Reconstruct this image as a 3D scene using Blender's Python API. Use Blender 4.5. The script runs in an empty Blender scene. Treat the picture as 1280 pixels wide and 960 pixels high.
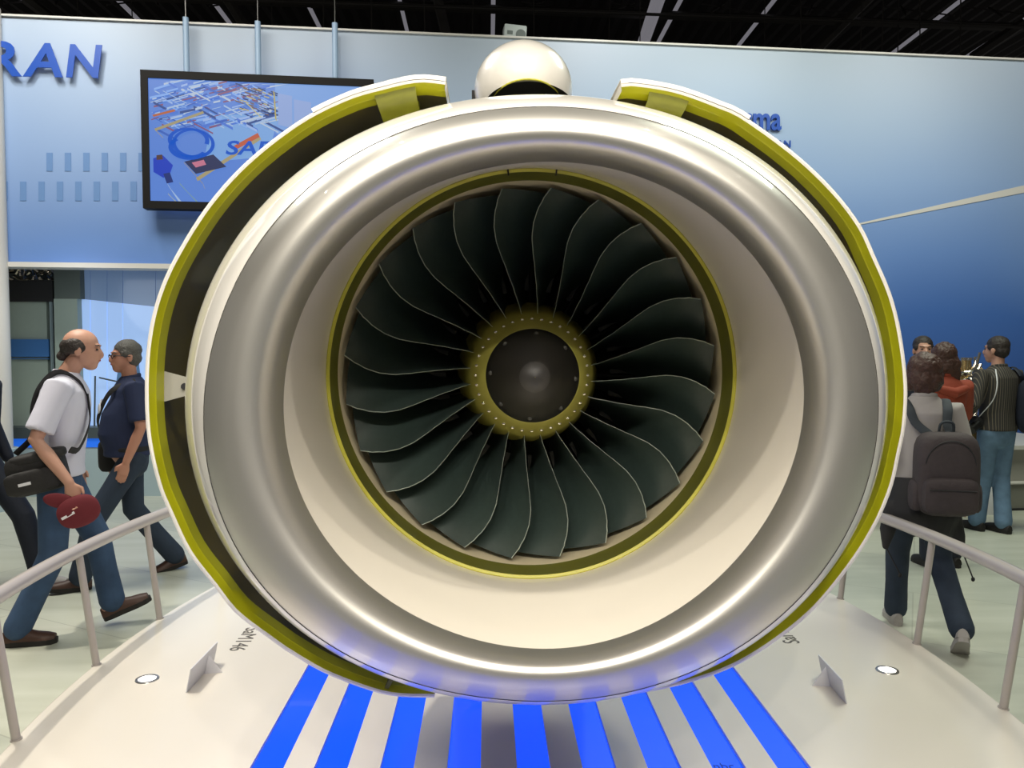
import bpy, bmesh, math, random
import numpy as np
from mathutils import Vector, Matrix, Euler, noise
random.seed(7)
C = bpy.context.scene.collection
PI = math.pi
# ------------------------------------------------------------------ camera
PITCH, YAW, CAMZ, F = math.atan(.046), math.atan(.030), 1.66, 1000.0
cd = bpy.data.cameras.new('camera'); cam = bpy.data.objects.new('camera', cd); C.objects.link(cam)
cam.location = (0, 0, CAMZ); cam.rotation_euler = (PI/2-PITCH, 0, -YAW)
cd.sensor_width = 36; cd.lens = 36*F/1280; cd.clip_start = .05; cd.clip_end = 200
bpy.context.scene.camera = cam
# ------------------------------------------------------------------ world, exposure, lights
sc = bpy.context.scene
sc.view_settings.view_transform = 'Standard'; sc.view_settings.look = 'None'
sc.view_settings.gamma = 1; sc.view_settings.exposure = 0.0; sc.view_settings.use_curve_mapping = False
w = bpy.data.worlds.new('hall_air'); sc.world = w; w.use_nodes = True
w.node_tree.nodes['Background'].inputs[0].default_value = (.62, .60, .56, 1)
w.node_tree.nodes['Background'].inputs[1].default_value = .15
def area(loc, target, sx, sy, power, col=(1, .93, .82)):
    l = bpy.data.lights.new('area_light', 'AREA'); l.shape = 'RECTANGLE'; l.size = sx; l.size_y = sy
    l.energy = power; l.color = col
    o = bpy.data.objects.new('area_light', l); C.objects.link(o); o.location = loc
    o.rotation_euler = (Vector(target)-Vector(loc)).to_track_quat('-Z', 'Y').to_euler()
def spot(loc, target, power, ang=60, rad=.07, col=(1, .93, .80), blend=.6):
    l = bpy.data.lights.new('spot_light', 'SPOT'); l.energy = power; l.spot_size = math.radians(ang)
    l.spot_blend = blend; l.shadow_soft_size = rad; l.color = col
    o = bpy.data.objects.new('spot_light', l); C.objects.link(o); o.location = loc
    o.rotation_euler = (Vector(target)-Vector(loc)).to_track_quat('-Z', 'Y').to_euler()
area((0, -.2, 5.6), (.1, 2.3, 1.6), 3.6, .6, 95)
for x, y, z, p in ((-2.5, -2.2, 5.0, 190), (-1.2, -2.8, 5.1, 330), (.1, -2.9, 5.1, 330), (1.3, -2.8, 5.1, 290), (2.5, -2.2, 5.0, 110), (-1.0, .2, 5.5, 330), (1.1, .2, 5.5, 300)):
    spot((x, y, z), (.1, 2.2, 1.45), p, 32)
spot((-3.25, 3.7, 5.9), (-1.5, 3.3, .1), 720, 46, .07)
spot((3.7, 4.0, 5.9), (1.8, 3.4, .1), 150, 46, .16)
for x, y, z in ((-3.0, 1.0, 5.0), (-1.6, 2.3, 5.5), (-.4, 1.2, 5.4), (1.7, 2.3, 5.5), (3.2, 1.0, 5.0), (2.3, -1.0, 5.0), (-2.0, -1.4, 5.0)):
    spot((x, y, z), (.1, 2.0, 1.4), 26, 90, .035)  # small unseen spots added for glints on the lip
area((-3.5, 5.4, 6.2), (-3.5, 5.6, 0), 3, 2, 260, (1, .97, .88))
area((3.8, 5.6, 6.2), (3.8, 5.8, 0), 3, 2, 230, (.93, 1, .84))
for x, y, z, tx, ty, tz, p in ((-4.2, 6.6, 6.4, -4.9, 8.4, 4.4, 190), (-1.6, 6.6, 6.2, -1.6, 8.6, 3.4, 90), (1.6, 6.8, 6.2, 1.7, 9.1, 4.6, 200), (4.2, 6.8, 6.4, 4.0, 9.3, 3.4, 150), (6.0, 6.8, 6.4, 6.0, 9.5, 4.2, 190)):
    spot((x, y, z), (tx, ty, tz), p, 85, .15, (1, .97, .93), 1)
spot((-4.2, 7.9, 2.3), (-4.4, 8.95, 1.6), 24, 140, .5, (.85, .92, 1), 1)
# ------------------------------------------------------------------ projection helpers (measured pixel + depth -> real place)
cy, sy_, cp, sp = math.cos(YAW), math.sin(YAW), math.cos(PITCH), math.sin(PITCH)
DIR = Vector((sy_*cp, cy*cp, -sp)); RT = Vector((cy, -sy_, 0)); UP = Vector((sy_*sp, cy*sp, cp))
CAM = Vector((0, 0, CAMZ))
def ray(px, py): return DIR + RT*((px-640)/F) + UP*((480-py)/F)
def P(px, py, Y): r = ray(px, py); return CAM + r*(Y/r.y)
def G(px, py, z=0): r = ray(px, py); return CAM + r*((z-CAMZ)/r.z)
# ------------------------------------------------------------------ materials
def mat(name, col, rough=.5, metal=0, coat=0, noise=0, nscale=20, emit=None, estr=0, bump=0, spec=.5, trans=0, coatr=.05):
    m = bpy.data.materials.new(name); m.use_nodes = True; nt = m.node_tree; b = nt.nodes['Principled BSDF']
    b.inputs['Base Color'].default_value = (*col, 1); b.inputs['Roughness'].default_value = rough
    b.inputs['Metallic'].default_value = metal; b.inputs['Coat Weight'].default_value = coat
    b.inputs['Coat Roughness'].default_value = coatr; b.inputs['Specular IOR Level'].default_value = spec
    b.inputs['Transmission Weight'].default_value = trans
    if emit: b.inputs['Emission Color'].default_value = (*emit, 1); b.inputs['Emission Strength'].default_value = estr
    if noise or bump:
        t = nt.nodes.new('ShaderNodeTexNoise'); t.inputs['Scale'].default_value = nscale; t.inputs['Detail'].default_value = 4
        tc = nt.nodes.new('ShaderNodeTexCoord'); nt.links.new(tc.outputs['Object'], t.inputs['Vector'])
        if noise:
            r = nt.nodes.new('ShaderNodeMapRange'); r.inputs[3].default_value = 1-noise; r.inputs[4].default_value = 1+noise
            nt.links.new(t.outputs['Fac'], r.inputs[0])
            mx = nt.nodes.new('ShaderNodeVectorMath'); mx.operation = 'SCALE'; mx.inputs[0].default_value = col
            nt.links.new(r.outputs[0], mx.inputs['Scale']); nt.links.new(mx.outputs[0], b.inputs['Base Color'])
        if bump:
            bp = nt.nodes.new('ShaderNodeBump'); bp.inputs['Strength'].default_value = bump; bp.inputs['Distance'].default_value = .01
            nt.links.new(t.outputs['Fac'], bp.inputs['Height']); nt.links.new(bp.outputs[0], b.inputs['Normal'])
    return m
M = dict(
 silver=mat('silver_paint', (.56, .545, .51), .40, .82, .8, .02, 300, coatr=.02),
 white=mat('white_paint', (.82, .79, .74), .35, 0, .8, coatr=.03),
 duct=mat('duct_paint', (.80, .75, .66), .38, 0, .5, .02, 6, coatr=.15),
 olive=mat('olive_primer', (.44, .44, .006), .45, 0, .3, .06, 8),
 dolive=mat('dark_brown_olive', (.085, .068, .014), .4, 0, .3, .25, 6),  # dolive: darker brown-olive than the landing band
 fitting=mat('fitting_olive', (.24, .25, .02), .5, 0, .2, .2, 20),
 ringolive=mat('ring_olive', (.13, .13, .02), .45, 0, .3, .1, 10),
 yedge=mat('yellow_edge', (.55, .52, .06), .4),
 hub=mat('hub_olive', (.30, .28, .055), .42, .1, .2, .08, 30),
 cream=mat('cream_liner', (.66, .58, .40), .5, 0, 0, .05, 20),
 blade=mat('blade_coat', (.036, .056, .051), .42, 0, .25, .15, 60, coatr=.25),
 edge=mat('blade_edge', (.50, .56, .52), .4, .3),
 black=mat('black_gloss', (.007, .0065, .006), .4, 0, .15), tipm=mat('spinner_tip_grey', (.03, .028, .027), .5, 0, .1),
 blackm=mat('black_matte', (.012, .012, .014), .7),
 steel=mat('steel', (.55, .53, .50), .3, 1),
 dark=mat('dark_metal', (.05, .05, .045), .5, .5),
 plinth=mat('plinth_gloss', (.78, .73, .65), .32, 0, .35, .015, 3, coatr=.12),
 rail=mat('rail_paint', (.43, .39, .37), .32, 0, .4),
 blue=mat('blue_light_panel', (.0, .03, .35), .2, 0, .5, emit=(.0, .075, 1.0), estr=1.0, coatr=.03),
 bluew=mat('blue_slot_side', (.02, .12, .55), .4, emit=(0, .06, .8), estr=.25),
 card=mat('white_card', (.72, .72, .76), .5),
 ink=mat('grey_ink', (.10, .09, .08), .6), inkb=mat('blue_ink', (.008, .06, .50), .5), inkn=mat('navy_ink', (.004, .05, .42), .3),
 letter=mat('blue_letter', (.008, .07, .40), .4),
 lamp=mat('lamp_lens', (1, 1, 1), .2, emit=(1, .97, .9), estr=3),
 tvframe=mat('tv_frame', (.010, .009, .008), .6, spec=.15),
 pole=mat('pale_blue_pole', (.30, .42, .58), .4),
 wtrim=mat('pale_trim', (.62, .60, .56), .4), col=mat('pale_column', (.66, .63, .58), .5),
 gg=mat('grey_green_panel', (.30, .37, .33), .5, noise=.03), ggd=mat('grey_green_dark', (.10, .125, .115), .5),
 bband=mat('blue_band', (.045, .16, .42), .5), pglass=mat('emissive_blue_glass', (.35, .50, .80), .15, 0, .6, emit=(.36, .56, .95), estr=.5),  # pane brightness set by emission in both glass colours
 pglassd=mat('blue_grey_glass', (.18, .27, .42), .2, 0, .6, emit=(.2, .32, .6), estr=.18),
 pblue=mat('pale_blue_base', (.36, .46, .50), .5), dgrey=mat('dark_grey_ledge', (.06, .08, .09), .5),
 stripb=mat('blue_strip_light', (.02, .12, .6), .4, emit=(.01, .16, .9), estr=.5), arch=mat('arch_print', (.10, .22, .42), .4),
 roof=mat('roof_sheet', (.020, .017, .015), .8), beam=mat('roof_beam', (.045, .040, .036), .6), pipe=mat('lit_pipe_glow', (.6, .58, .62), .5, emit=(.55, .53, .6), estr=.25),  # pipe emission stands in for hall light catching the purlins
 counter=mat('counter_grey', (.34, .33, .29), .5), counterd=mat('counter_base_grey', (.20, .20, .17), .5), bltop=mat('blue_counter_panel', (.06, .13, .32), .3),
 gold=mat('golden_metal', (.75, .55, .25), .22, 1, noise=.2, nscale=30), chrome=mat('bright_metal', (.8, .75, .65), .15, 1),
 speaker=mat('speaker_grey', (.42, .47, .46), .5),
 skin=mat('skin', (.50, .27, .19), .5, noise=.04), skin2=mat('skin_flushed', (.50, .24, .16), .5, noise=.04), lip=mat('lip', (.42, .12, .10), .5),
 eye=mat('eye', (.02, .015, .012), .2), hairb=mat('hair_dark', (.022, .015, .012), .55, noise=.5, nscale=90, bump=.6), hairg=mat('hair_grey', (.10, .095, .085), .6, noise=.4, nscale=90, bump=.6),
 hairr=mat('hair_brown', (.055, .022, .014), .5, noise=.6, nscale=70, bump=.8),
 wshirt=mat('white_shirt', (.60, .60, .70), .8, noise=.04, nscale=12, bump=.3), navy=mat('navy_cloth', (.016, .026, .075), .8, noise=.1, bump=.3, nscale=12),
 jeans=mat('blue_jeans', (.032, .068, .14), .85, noise=.35, nscale=14, bump=.4), jeansd=mat('dark_jeans', (.022, .036, .062), .85, noise=.2, nscale=14, bump=.4),
 jeansl=mat('faded_jeans', (.11, .19, .29), .85, noise=.35, nscale=14, bump=.4), brown=mat('brown_leather', (.060, .026, .016), .5), sole=mat('dark_sole', (.012, .010, .009), .7),
 grey=mat('grey_jumper', (.36, .34, .33), .9, noise=.06, bump=.3, nscale=14), pack=mat('brown_grey_canvas', (.046, .036, .038), .8, noise=.15, nscale=40, bump=.3),
 nylon=mat('black_nylon', (.014, .013, .013), .7, noise=.2, nscale=60, bump=.2), strap=mat('slate_strap', (.035, .045, .055), .8), maroon=mat('maroon_cap', (.13, .010, .018), .8, noise=.1),
 red=mat('red_jacket', (.27, .045, .020), .8, noise=.15, nscale=12, bump=.4), greyshoe=mat('grey_shoe', (.35, .33, .32), .7), whitep=mat('white_print', (.75, .75, .78), .6),
 navyp=mat('navy_pack', (.008, .012, .026), .7, noise=.2, nscale=30, bump=.2),
)
# striped shirt
m = mat('striped_shirt', (.03, .028, .025), .8); nt = m.node_tree; M['striped'] = m
wv = nt.nodes.new('ShaderNodeTexWave'); wv.inputs['Scale'].default_value = 16; wv.bands_direction = 'X'
tc = nt.nodes.new('ShaderNodeTexCoord'); nt.links.new(tc.outputs['Object'], wv.inputs['Vector'])
cr = nt.nodes.new('ShaderNodeValToRGB'); cr.color_ramp.elements[0].position = .86; cr.color_ramp.elements[0].color = (.026, .024, .022, 1)
cr.color_ramp.elements[1].position = .97; cr.color_ramp.elements[1].color = (.15, .125, .09, 1)
nt.links.new(wv.outputs['Fac'], cr.inputs[0]); nt.links.new(cr.outputs[0], nt.nodes['Principled BSDF'].inputs['Base Color'])
# printed sky-blue backdrop: pale at the top, deep blue low down
m = mat('printed_backdrop', (.2, .35, .7), .45); nt = m.node_tree; M['backdrop'] = m
tc = nt.nodes.new('ShaderNodeTexCoord'); sx = nt.nodes.new('ShaderNodeSeparateXYZ'); nt.links.new(tc.outputs['Object'], sx.inputs[0])
mr = nt.nodes.new('ShaderNodeMapRange'); mr.inputs[1].default_value = 1.0; mr.inputs[2].default_value = 5.2
n2 = nt.nodes.new('ShaderNodeTexNoise'); n2.inputs['Scale'].default_value = .35; nt.links.new(tc.outputs['Object'], n2.inputs['Vector'])
ad = nt.nodes.new('ShaderNodeMath'); ad.operation = 'MULTIPLY_ADD'; ad.inputs[1].default_value = .9; nt.links.new(n2.outputs['Fac'], ad.inputs[0])
sb = nt.nodes.new('ShaderNodeMath'); sb.operation = 'SUBTRACT'; sb.inputs[1].default_value = .45
nt.links.new(sx.outputs[2], ad.inputs[2]); nt.links.new(ad.outputs[0], sb.inputs[0]); nt.links.new(sb.outputs[0], mr.inputs[0])
cr = nt.nodes.new('ShaderNodeValToRGB'); e = cr.color_ramp.elements
e[0].position = 0; e[0].color = (.035, .10, .36, 1); e[1].position = 1; e[1].color = (.42, .49, .58, 1)
for p, c in ((.25, (.055, .15, .46)), (.42, (.14, .26, .57)), (.62, (.26, .38, .62)), (.8, (.34, .44, .60))):
    q = e.new(p); q.color = (*c, 1)
nt.links.new(mr.outputs[0], cr.inputs[0]); nt.links.new(cr.outputs[0], nt.nodes['Principled BSDF'].inputs['Base Color'])
# floor
m = mat('hall_floor', (.5, .5, .42), .38, 0, .15, coatr=.2); nt = m.node_tree; M['floor'] = m
tc = nt.nodes.new('ShaderNodeTexCoord'); mp = nt.nodes.new('ShaderNodeMapping'); mp.inputs['Rotation'].default_value = (0, 0, .5)
nt.links.new(tc.outputs['Object'], mp.inputs[0])
br = nt.nodes.new('ShaderNodeTexBrick'); br.inputs['Scale'].default_value = 1; br.inputs['Brick Width'].default_value = 2.0; br.inputs['Row Height'].default_value = 1.0
br.inputs['Mortar Size'].default_value = .004; br.inputs['Color1'].default_value = (.56, .57, .47, 1); br.inputs['Color2'].default_value = (.49, .51, .43, 1); br.inputs['Mortar'].default_value = (.40, .41, .34, 1)
nt.links.new(mp.outputs[0], br.inputs[0])
nz = nt.nodes.new('ShaderNodeTexNoise'); nz.inputs['Scale'].default_value = 2.5; nz.inputs['Detail'].default_value = 5
mp2 = nt.nodes.new('ShaderNodeMapping'); mp2.inputs['Scale'].default_value = (.4, 3, 1); nt.links.new(tc.outputs['Object'], mp2.inputs[0]); nt.links.new(mp2.outputs[0], nz.inputs[0])
mx = nt.nodes.new('ShaderNodeMix'); mx.data_type = 'RGBA'; mx.blend_type = 'OVERLAY'; mx.inputs[0].default_value = .25
nt.links.new(br.outputs[0], mx.inputs[6]); nt.links.new(nz.outputs['Fac'], mx.inputs[7]); nt.links.new(mx.outputs[2], nt.nodes['Principled BSDF'].inputs['Base Color'])
# ------------------------------------------------------------------ object helpers
def empty(name, loc, label=None, cat=None, group=None, rz=0, kind=None):
    o = bpy.data.objects.new(name, None); C.objects.link(o); o.location = loc; o.rotation_euler = (0, 0, rz); o.empty_display_size = .1
    bpy.context.view_layer.update()
    return tag(o, label, cat, group, kind)
def tag(o, label=None, cat=None, group=None, kind=None):
    if label: o['label'] = label
    if cat: o['category'] = cat
    if group: o['group'] = group
    if kind: o['kind'] = kind
    return o
def wm(o):
    mtx = Matrix.Identity(4)
    ch = []
    while o: ch.append(o); o = o.parent
    for q in reversed(ch): mtx = mtx @ Matrix.LocRotScale(q.location, q.rotation_euler, q.scale)
    return mtx
def obj(name, bm, ma, parent=None, world=True, smooth=True, angle=.6):
    me = bpy.data.meshes.new(name)
    if isinstance(bm, bpy.types.Mesh): me = bm; me.name = name
    else:
        bmesh.ops.recalc_face_normals(bm, faces=bm.faces); bm.to_mesh(me); bm.free()
    if parent is not None and world: me.transform(wm(parent).inverted())
    o = bpy.data.objects.new(name, me); C.objects.link(o)
    if parent is not None: o.parent = parent
    for q in (ma if isinstance(ma, (list, tuple)) else [ma]): me.materials.append(M[q])
    if smooth:
        me.polygons.foreach_set('use_smooth', [True]*len(me.polygons))
        try: me.set_sharp_from_angle(angle=angle)
        except Exception: pass
    return o
def box(bm, lo, hi, mtx=None, bev=0):
    lo, hi = Vector(lo), Vector(hi); c = (lo+hi)/2; s = hi-lo
    T = Matrix.Translation(c) @ Matrix.Diagonal((s.x, s.y, s.z, 1))
    if mtx: T = mtx @ T
    r = bmesh.ops.create_cube(bm, size=1, matrix=T)
    if bev:
        ed = {e for v in r['verts'] for e in v.link_edges}
        bmesh.ops.bevel(bm, geom=list(ed), offset=bev, segments=2, affect='EDGES', profile=.5)
def quadprism(bm, pts, n):
    a = [bm.verts.new(p) for p in pts]; b = [bm.verts.new(Vector(p)+Vector(n)) for p in pts]; k = len(pts)
    bm.faces.new(a); bm.faces.new(b[::-1])
    for i in range(k): bm.faces.new((a[i], b[i], b[(i+1) % k], a[(i+1) % k]))
def tube(bm, pts, radii, n=12, side=None, flat=1.0, cap=True):
    """swept tube; radii number or list of r or (rx, ry)"""
    pts = [Vector(p) for p in pts]; k = len(pts)
    if not isinstance(radii, (list, tuple)): radii = [radii]*k
    radii = [r if isinstance(r, (tuple, list)) else (r, r*flat) for r in radii]
    T = [(pts[min(i+1, k-1)]-pts[max(i-1, 0)]).normalized() for i in range(k)]
    s = Vector(side) if side is not None else (T[0].orthogonal())
    rings = []
    for i in range(k):
        s2 = (s - T[i]*s.dot(T[i]))
        if s2.length < 1e-5: s2 = T[i].orthogonal()
        s2.normalize(); u = T[i].cross(s2)
        if side is None: s = s2
        rings.append([bm.verts.new(pts[i] + s2*(radii[i][0]*math.cos(2*PI*j/n)) + u*(radii[i][1]*math.sin(2*PI*j/n))) for j in range(n)])
    for a, b in zip(rings, rings[1:]):
        for j in range(n): bm.faces.new((a[j], a[(j+1) % n], b[(j+1) % n], b[j]))
    if cap: bm.faces.new(rings[0][::-1]); bm.faces.new(rings[-1])
def rtube(bm, pts, radii, n=14, side=None):
    """tube with domed ends, for bodies"""
    pts = [Vector(p) for p in pts]
    if not isinstance(radii, (list, tuple)): radii = [radii]*len(pts)
    radii = [r if isinstance(r, tuple) else (r, r) for r in radii]
    def dome(p, q, r):
        d = (p-q).normalized(); m_ = min(r)
        return [(p+d*m_*math.sin(a), (r[0]*math.cos(a), r[1]*math.cos(a))) for a in (.5, 1.0, 1.4)]
    a = dome(pts[0], pts[1], radii[0])[::-1]; b = dome(pts[-1], pts[-2], radii[-1])
    tube(bm, [x[0] for x in a]+pts+[x[0] for x in b], [x[1] for x in a]+radii+[x[1] for x in b], n, side)
def ell(bm, c, r, rot=None, e=1.0, seg=20):
    """(super)ellipsoid"""
    r_ = bmesh.ops.create_uvsphere(bm, u_segments=seg, v_segments=max(8, seg*2//3), radius=1)
    for v in r_['verts']:
        p = v.co
        if e != 1.0:
            n_ = (abs(p.x)**(2/e)+abs(p.y)**(2/e)+abs(p.z)**(2/e))**(e/2); p = p/n_
        p = Vector((p.x*r[0], p.y*r[1], p.z*r[2]))
        if rot: p = rot @ p
        v.co = p + Vector(c)
def evaluated(o):
    dg = bpy.context.evaluated_depsgraph_get(); me = bpy.data.meshes.new_from_object(o.evaluated_get(dg)); bpy.data.objects.remove(o); return me
def remesh(bm, vox=.008, sm=3):
    me = bpy.data.meshes.new('t'); bmesh.ops.recalc_face_normals(bm, faces=bm.faces); bm.to_mesh(me); bm.free()
    o = bpy.data.objects.new('t', me); C.objects.link(o)
    r = o.modifiers.new('r', 'REMESH'); r.mode = 'VOXEL'; r.voxel_size = vox
    s = o.modifiers.new('s', 'SMOOTH'); s.factor = .5; s.iterations = sm
    return evaluated(o)
def boolean(bm, cut, exact=True):
    me = bpy.data.meshes.new('a'); bmesh.ops.recalc_face_normals(bm, faces=bm.faces); bm.to_mesh(me); bm.free(); a = bpy.data.objects.new('a', me); C.objects.link(a)
    mc = bpy.data.meshes.new('b'); bmesh.ops.recalc_face_normals(cut, faces=cut.faces); cut.to_mesh(mc); cut.free(); b = bpy.data.objects.new('b', mc); C.objects.link(b)
    mo = a.modifiers.new('x', 'BOOLEAN'); mo.operation = 'DIFFERENCE'; mo.object = b; mo.solver = 'EXACT'
    me = evaluated(a); bpy.data.objects.remove(b); return me
def spline(pts, n):
    """Catmull-Rom through pts resampled to n points by arc length"""
    pts = [Vector(p) for p in pts]; q = [pts[0]*2-pts[1]]+pts+[pts[-1]*2-pts[-2]]; out = []
    for i in range(1, len(q)-2):
        for j in range(12):
            t = j/12; a, b, c, d = q[i-1], q[i], q[i+1], q[i+2]
            out.append(.5*((2*b)+(c-a)*t+(2*a-5*b+4*c-d)*t*t+(-a+3*b-3*c+d)*t**3))
    out.append(pts[-1]); L = [0]
    for a, b in zip(out, out[1:]): L.append(L[-1]+(b-a).length)
    res = []; k = 0
    for i in range(n):
        s = L[-1]*i/(n-1)
        while k < len(L)-2 and L[k+1] < s: k += 1
        f = (s-L[k])/max(1e-9, L[k+1]-L[k]); res.append(out[k].lerp(out[k+1], min(1, max(0, f))))
    return res
def surf(bm, rows, closed=True, mi=0):
    vr = [[bm.verts.new(p) for p in r] for r in rows]; n = len(rows[0])
    for a, b in zip(vr, vr[1:]):
        for j in range(n if closed else n-1):
            f = bm.faces.new((a[j], a[(j+1) % n], b[(j+1) % n], b[j])); f.material_index = mi
    return vr
def text_bm(s, O, U, V, depth=.004, shear=0, bold=0):
    cu = bpy.data.curves.new('t', 'FONT'); cu.body = s; cu.size = 1; cu.extrude = .5; cu.shear = shear; cu.offset = bold; cu.resolution_u = 4
    o = bpy.data.objects.new('t', cu); C.objects.link(o); me = evaluated(o)
    co = np.array([v.co[:] for v in me.vertices]); lo = co.min(0); hi = co.max(0); N = Vector(U).cross(Vector(V)).normalized()
    O, U, V = Vector(O), Vector(U), Vector(V)
    for v in me.vertices:
        v.co = O+U*((v.co.x-lo[0])/(hi[0]-lo[0]))+V*((v.co.y-lo[1])/(hi[1]-lo[1]))+N*(depth*(v.co.z+.5))
    bm = bmesh.new(); bm.from_mesh(me); bmesh.ops.remove_doubles(bm, verts=bm.verts, dist=1e-5); return bm
def letters(s, O, U, V, ma, parent, name='letter', **k):
    bm = text_bm(s, O, U, V, **k); seen = set(); comps = []
    for v in bm.verts:
        if v in seen: continue
        st = [v]; seen.add(v); c = []
        while st:
            a = st.pop(); c.append(a)
            for e in a.link_edges:
                b = e.other_vert(a)
                if b not in seen: seen.add(b); st.append(b)
        comps.append(c)
    for c in comps:
        nb = bmesh.new(); mp_ = {v: nb.verts.new(v.co) for v in c}
        for f in {f for v in c for f in v.link_faces}:
            try: nb.faces.new([mp_[v] for v in f.verts])
            except ValueError: pass
        obj(name, nb, ma, parent, smooth=False)
    bm.free()
# ------------------------------------------------------------------ floor, roof, walls
bm = bmesh.new(); box(bm, (-16, -14, -.1), (16, 30, 0)); tag(obj('floor', bm, 'floor', smooth=False), kind='structure')
roof = empty('ceiling', (0, 10, 10.9), kind='structure')
bm = bmesh.new()
N_ = 240
prof = []
for i in range(N_+1):
    x = -24+48*i/N_; prof.append((x, 10.9+(.07 if i % 2 else 0)))
surf(bm, [[Vector((x, -6, z)) for x, z in prof], [Vector((x, 62, z)) for x, z in prof]], closed=False)
obj('roof_sheet', bm, 'roof', roof, smooth=False)
def bar(name, a, b, r, ma, parent, n=6):
    bm = bmesh.new(); tube(bm, [a, b], r, n); return obj(name, bm, ma, parent)
# lengthwise purlins, hall light on them painted as a faint glow
for k in range(-6, 9):
    if k == 1: continue
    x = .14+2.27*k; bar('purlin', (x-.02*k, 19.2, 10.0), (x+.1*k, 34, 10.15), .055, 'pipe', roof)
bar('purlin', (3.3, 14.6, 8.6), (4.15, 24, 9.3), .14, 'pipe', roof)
for a, b in (((546, -6), (558, 46)), ((281, -6), (309, 38)), ((1090, -6), (1017, 66)), ((30, -4), (70, 28)), ((1280, 28), (1215, 72))):
    bar('rafter', P(*a, 17.0), P(*b, 17.4), .11, 'beam', roof)
for Y, z, r in ((18.9, 9.9, .10), (22.0, 9.75, .045), (15.5, 8.5, .03), (26, 10.3, .1)):
    bar('chord', (-20, Y, z), (20, Y+1.2, z-.35), r, 'beam', roof)
for k in range(26):      # lattice members of the first truss
    x = -15+1.2*k; bar('lattice_bar', (x, 19.6, 9.75), (x+(.9 if k % 2 else -.9), 21.6, 10.8), .025, 'beam', roof, 4)
for px in (100, 168, 341, 405, 465, 532, 590, 668, 760, 800, 914, 956, 1001, 1075, 1102, 1122, 1150, 1200):
    p = P(px, 80, 14+random.random()*4); bar('hanging_cable', p, (p.x+random.uniform(-.1, .1), p.y, 10.8), .012, 'beam', roof, 4)
bm = bmesh.new(); box(bm, (-16, 29.8, 0), (16, 30, 11)); tag(obj('wall_far', bm, 'roof', smooth=False), kind='structure')
# back wall plane
a0 = P(0, 434, 8.4); a1 = P(1280, 434, 9.55); WD = (a1-a0).normalized(); WD.z = 0; WN = Vector((WD.y, -WD.x, 0)).normalized()  # towards camera
if WN.y > 0: WN = -WN
def WP(px, py, off=0):
    r = ray(px, py); q = a0+WN*off; return CAM+r*((q-CAM).dot(WN)/r.dot(WN))
def topz(px): return WP(px, 22+50*px/1280).z
ztop = WP(640, 47).z; zb = WP(100, 329).z
u = lambda px, off=0: WP(px, 400, off)
def wpt(px, z): p = WP(px, 400); return Vector((p.x, p.y, z))
bm = bmesh.new()
pL, pM, pR = -60, 430, 1900
quadprism(bm, [wpt(pL, zb), wpt(pM, zb), wpt(pM, 0), wpt(pR, 0), wpt(pR, WP(1280, 72).z), wpt(640, ztop), wpt(pL, WP(pL, 20).z)], -WN*.2)
wall = tag(obj('wall_back', bm, 'backdrop', smooth=False), kind='structure')
bm = bmesh.new(); quadprism(bm, [wpt(pL, WP(0, 21).z)+WN*.03, wpt(pR, WP(1280, 71).z)+WN*.03, wpt(pR, WP(1280, 70.5).z+.015)+WN*.03, wpt(pL, WP(0, 20.5).z+.015)+WN*.03], -WN*.26)
tag(obj('trim_1', bm, 'wtrim', smooth=False), kind='structure')
bm = bmesh.new(); quadprism(bm, [wpt(pL, zb-.05)+WN*.06, wpt(pM, zb-.05)+WN*.06, wpt(pM, zb)+WN*.06, wpt(pL, zb)+WN*.06], -WN*.28)
tag(obj('trim_2', bm, 'wtrim', smooth=False), kind='structure')
# printed marks on the backdrop
pr = empty('backdrop_print', WP(1180, 270, .005), 'printed white diagonal stripe running up to the right on the blue wall', 'print')
bm = bmesh.new(); quadprism(bm, [WP(1074, 281, .003), WP(1300, 237, .003), WP(1300, 227, .003), WP(1074, 279, .003)], WN*.004); obj('stripe', bm, 'wtrim', pr, smooth=False)
M['winprint'] = mat('window_print', (.13, .25, .50), .5)
pw = empty('fuselage_window_print', WP(80, 240, .005), 'two faint rows of rounded window shapes printed on the wall left of the screen', 'print')
for row, xs, y0, y1 in ((0, range(58, 175, 23), 191, 214), (1, range(2, 175, 23), 227, 251)):
    for x in xs:
        bm = bmesh.new(); quadprism(bm, [WP(x, y1, .002), WP(x+8, y1, .002), WP(x+8, y0, .002), WP(x, y0, .002)], WN*.003); bmesh.ops.bevel(bm, geom=list(bm.edges), offset=.001, segments=1, affect='EDGES')
        obj('window_shape', bm, 'winprint', pw, smooth=False)
sg = empty('wall_lettering', WP(60, 98, .05), 'large raised blue capital letters RAN at the upper left of the wall', 'sign')
letters('R', WP(-16, 95, .06), WP(28, 96, .06)-WP(-16, 95, .06), WP(-16, 51, .06)-WP(-16, 95, .06), 'letter', sg, depth=.012, bold=.02, shear=.05)
letters('A', WP(29, 96, .06), WP(79, 97, .06)-WP(29, 96, .06), WP(29, 53.5, .06)-WP(29, 96, .06), 'letter', sg, depth=.012, bold=.02, shear=.12)
letters('N', WP(83, 97, .06), WP(128, 98, .06)-WP(83, 97, .06), WP(83, 55.5, .06)-WP(83, 97, .06), 'letter', sg, depth=.012, bold=.02, shear=.12)
sg = empty('wall_lettering', WP(940, 165, .05), 'small blue lowercase company name partly hidden behind the right cowl', 'sign')
letters('snecma', WP(885, 162, .02), WP(976, 163.5, .02)-WP(885, 162, .02), WP(885, 141, .02)-WP(885, 162, .02), 'letter', sg, depth=.02, bold=.02)
letters('GROUPE SAFRAN', WP(890, 183, .01), WP(988, 184.5, .01)-WP(890, 183, .01), WP(890, 174, .01)-WP(890, 183, .01), 'letter', sg, depth=.01)
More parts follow.
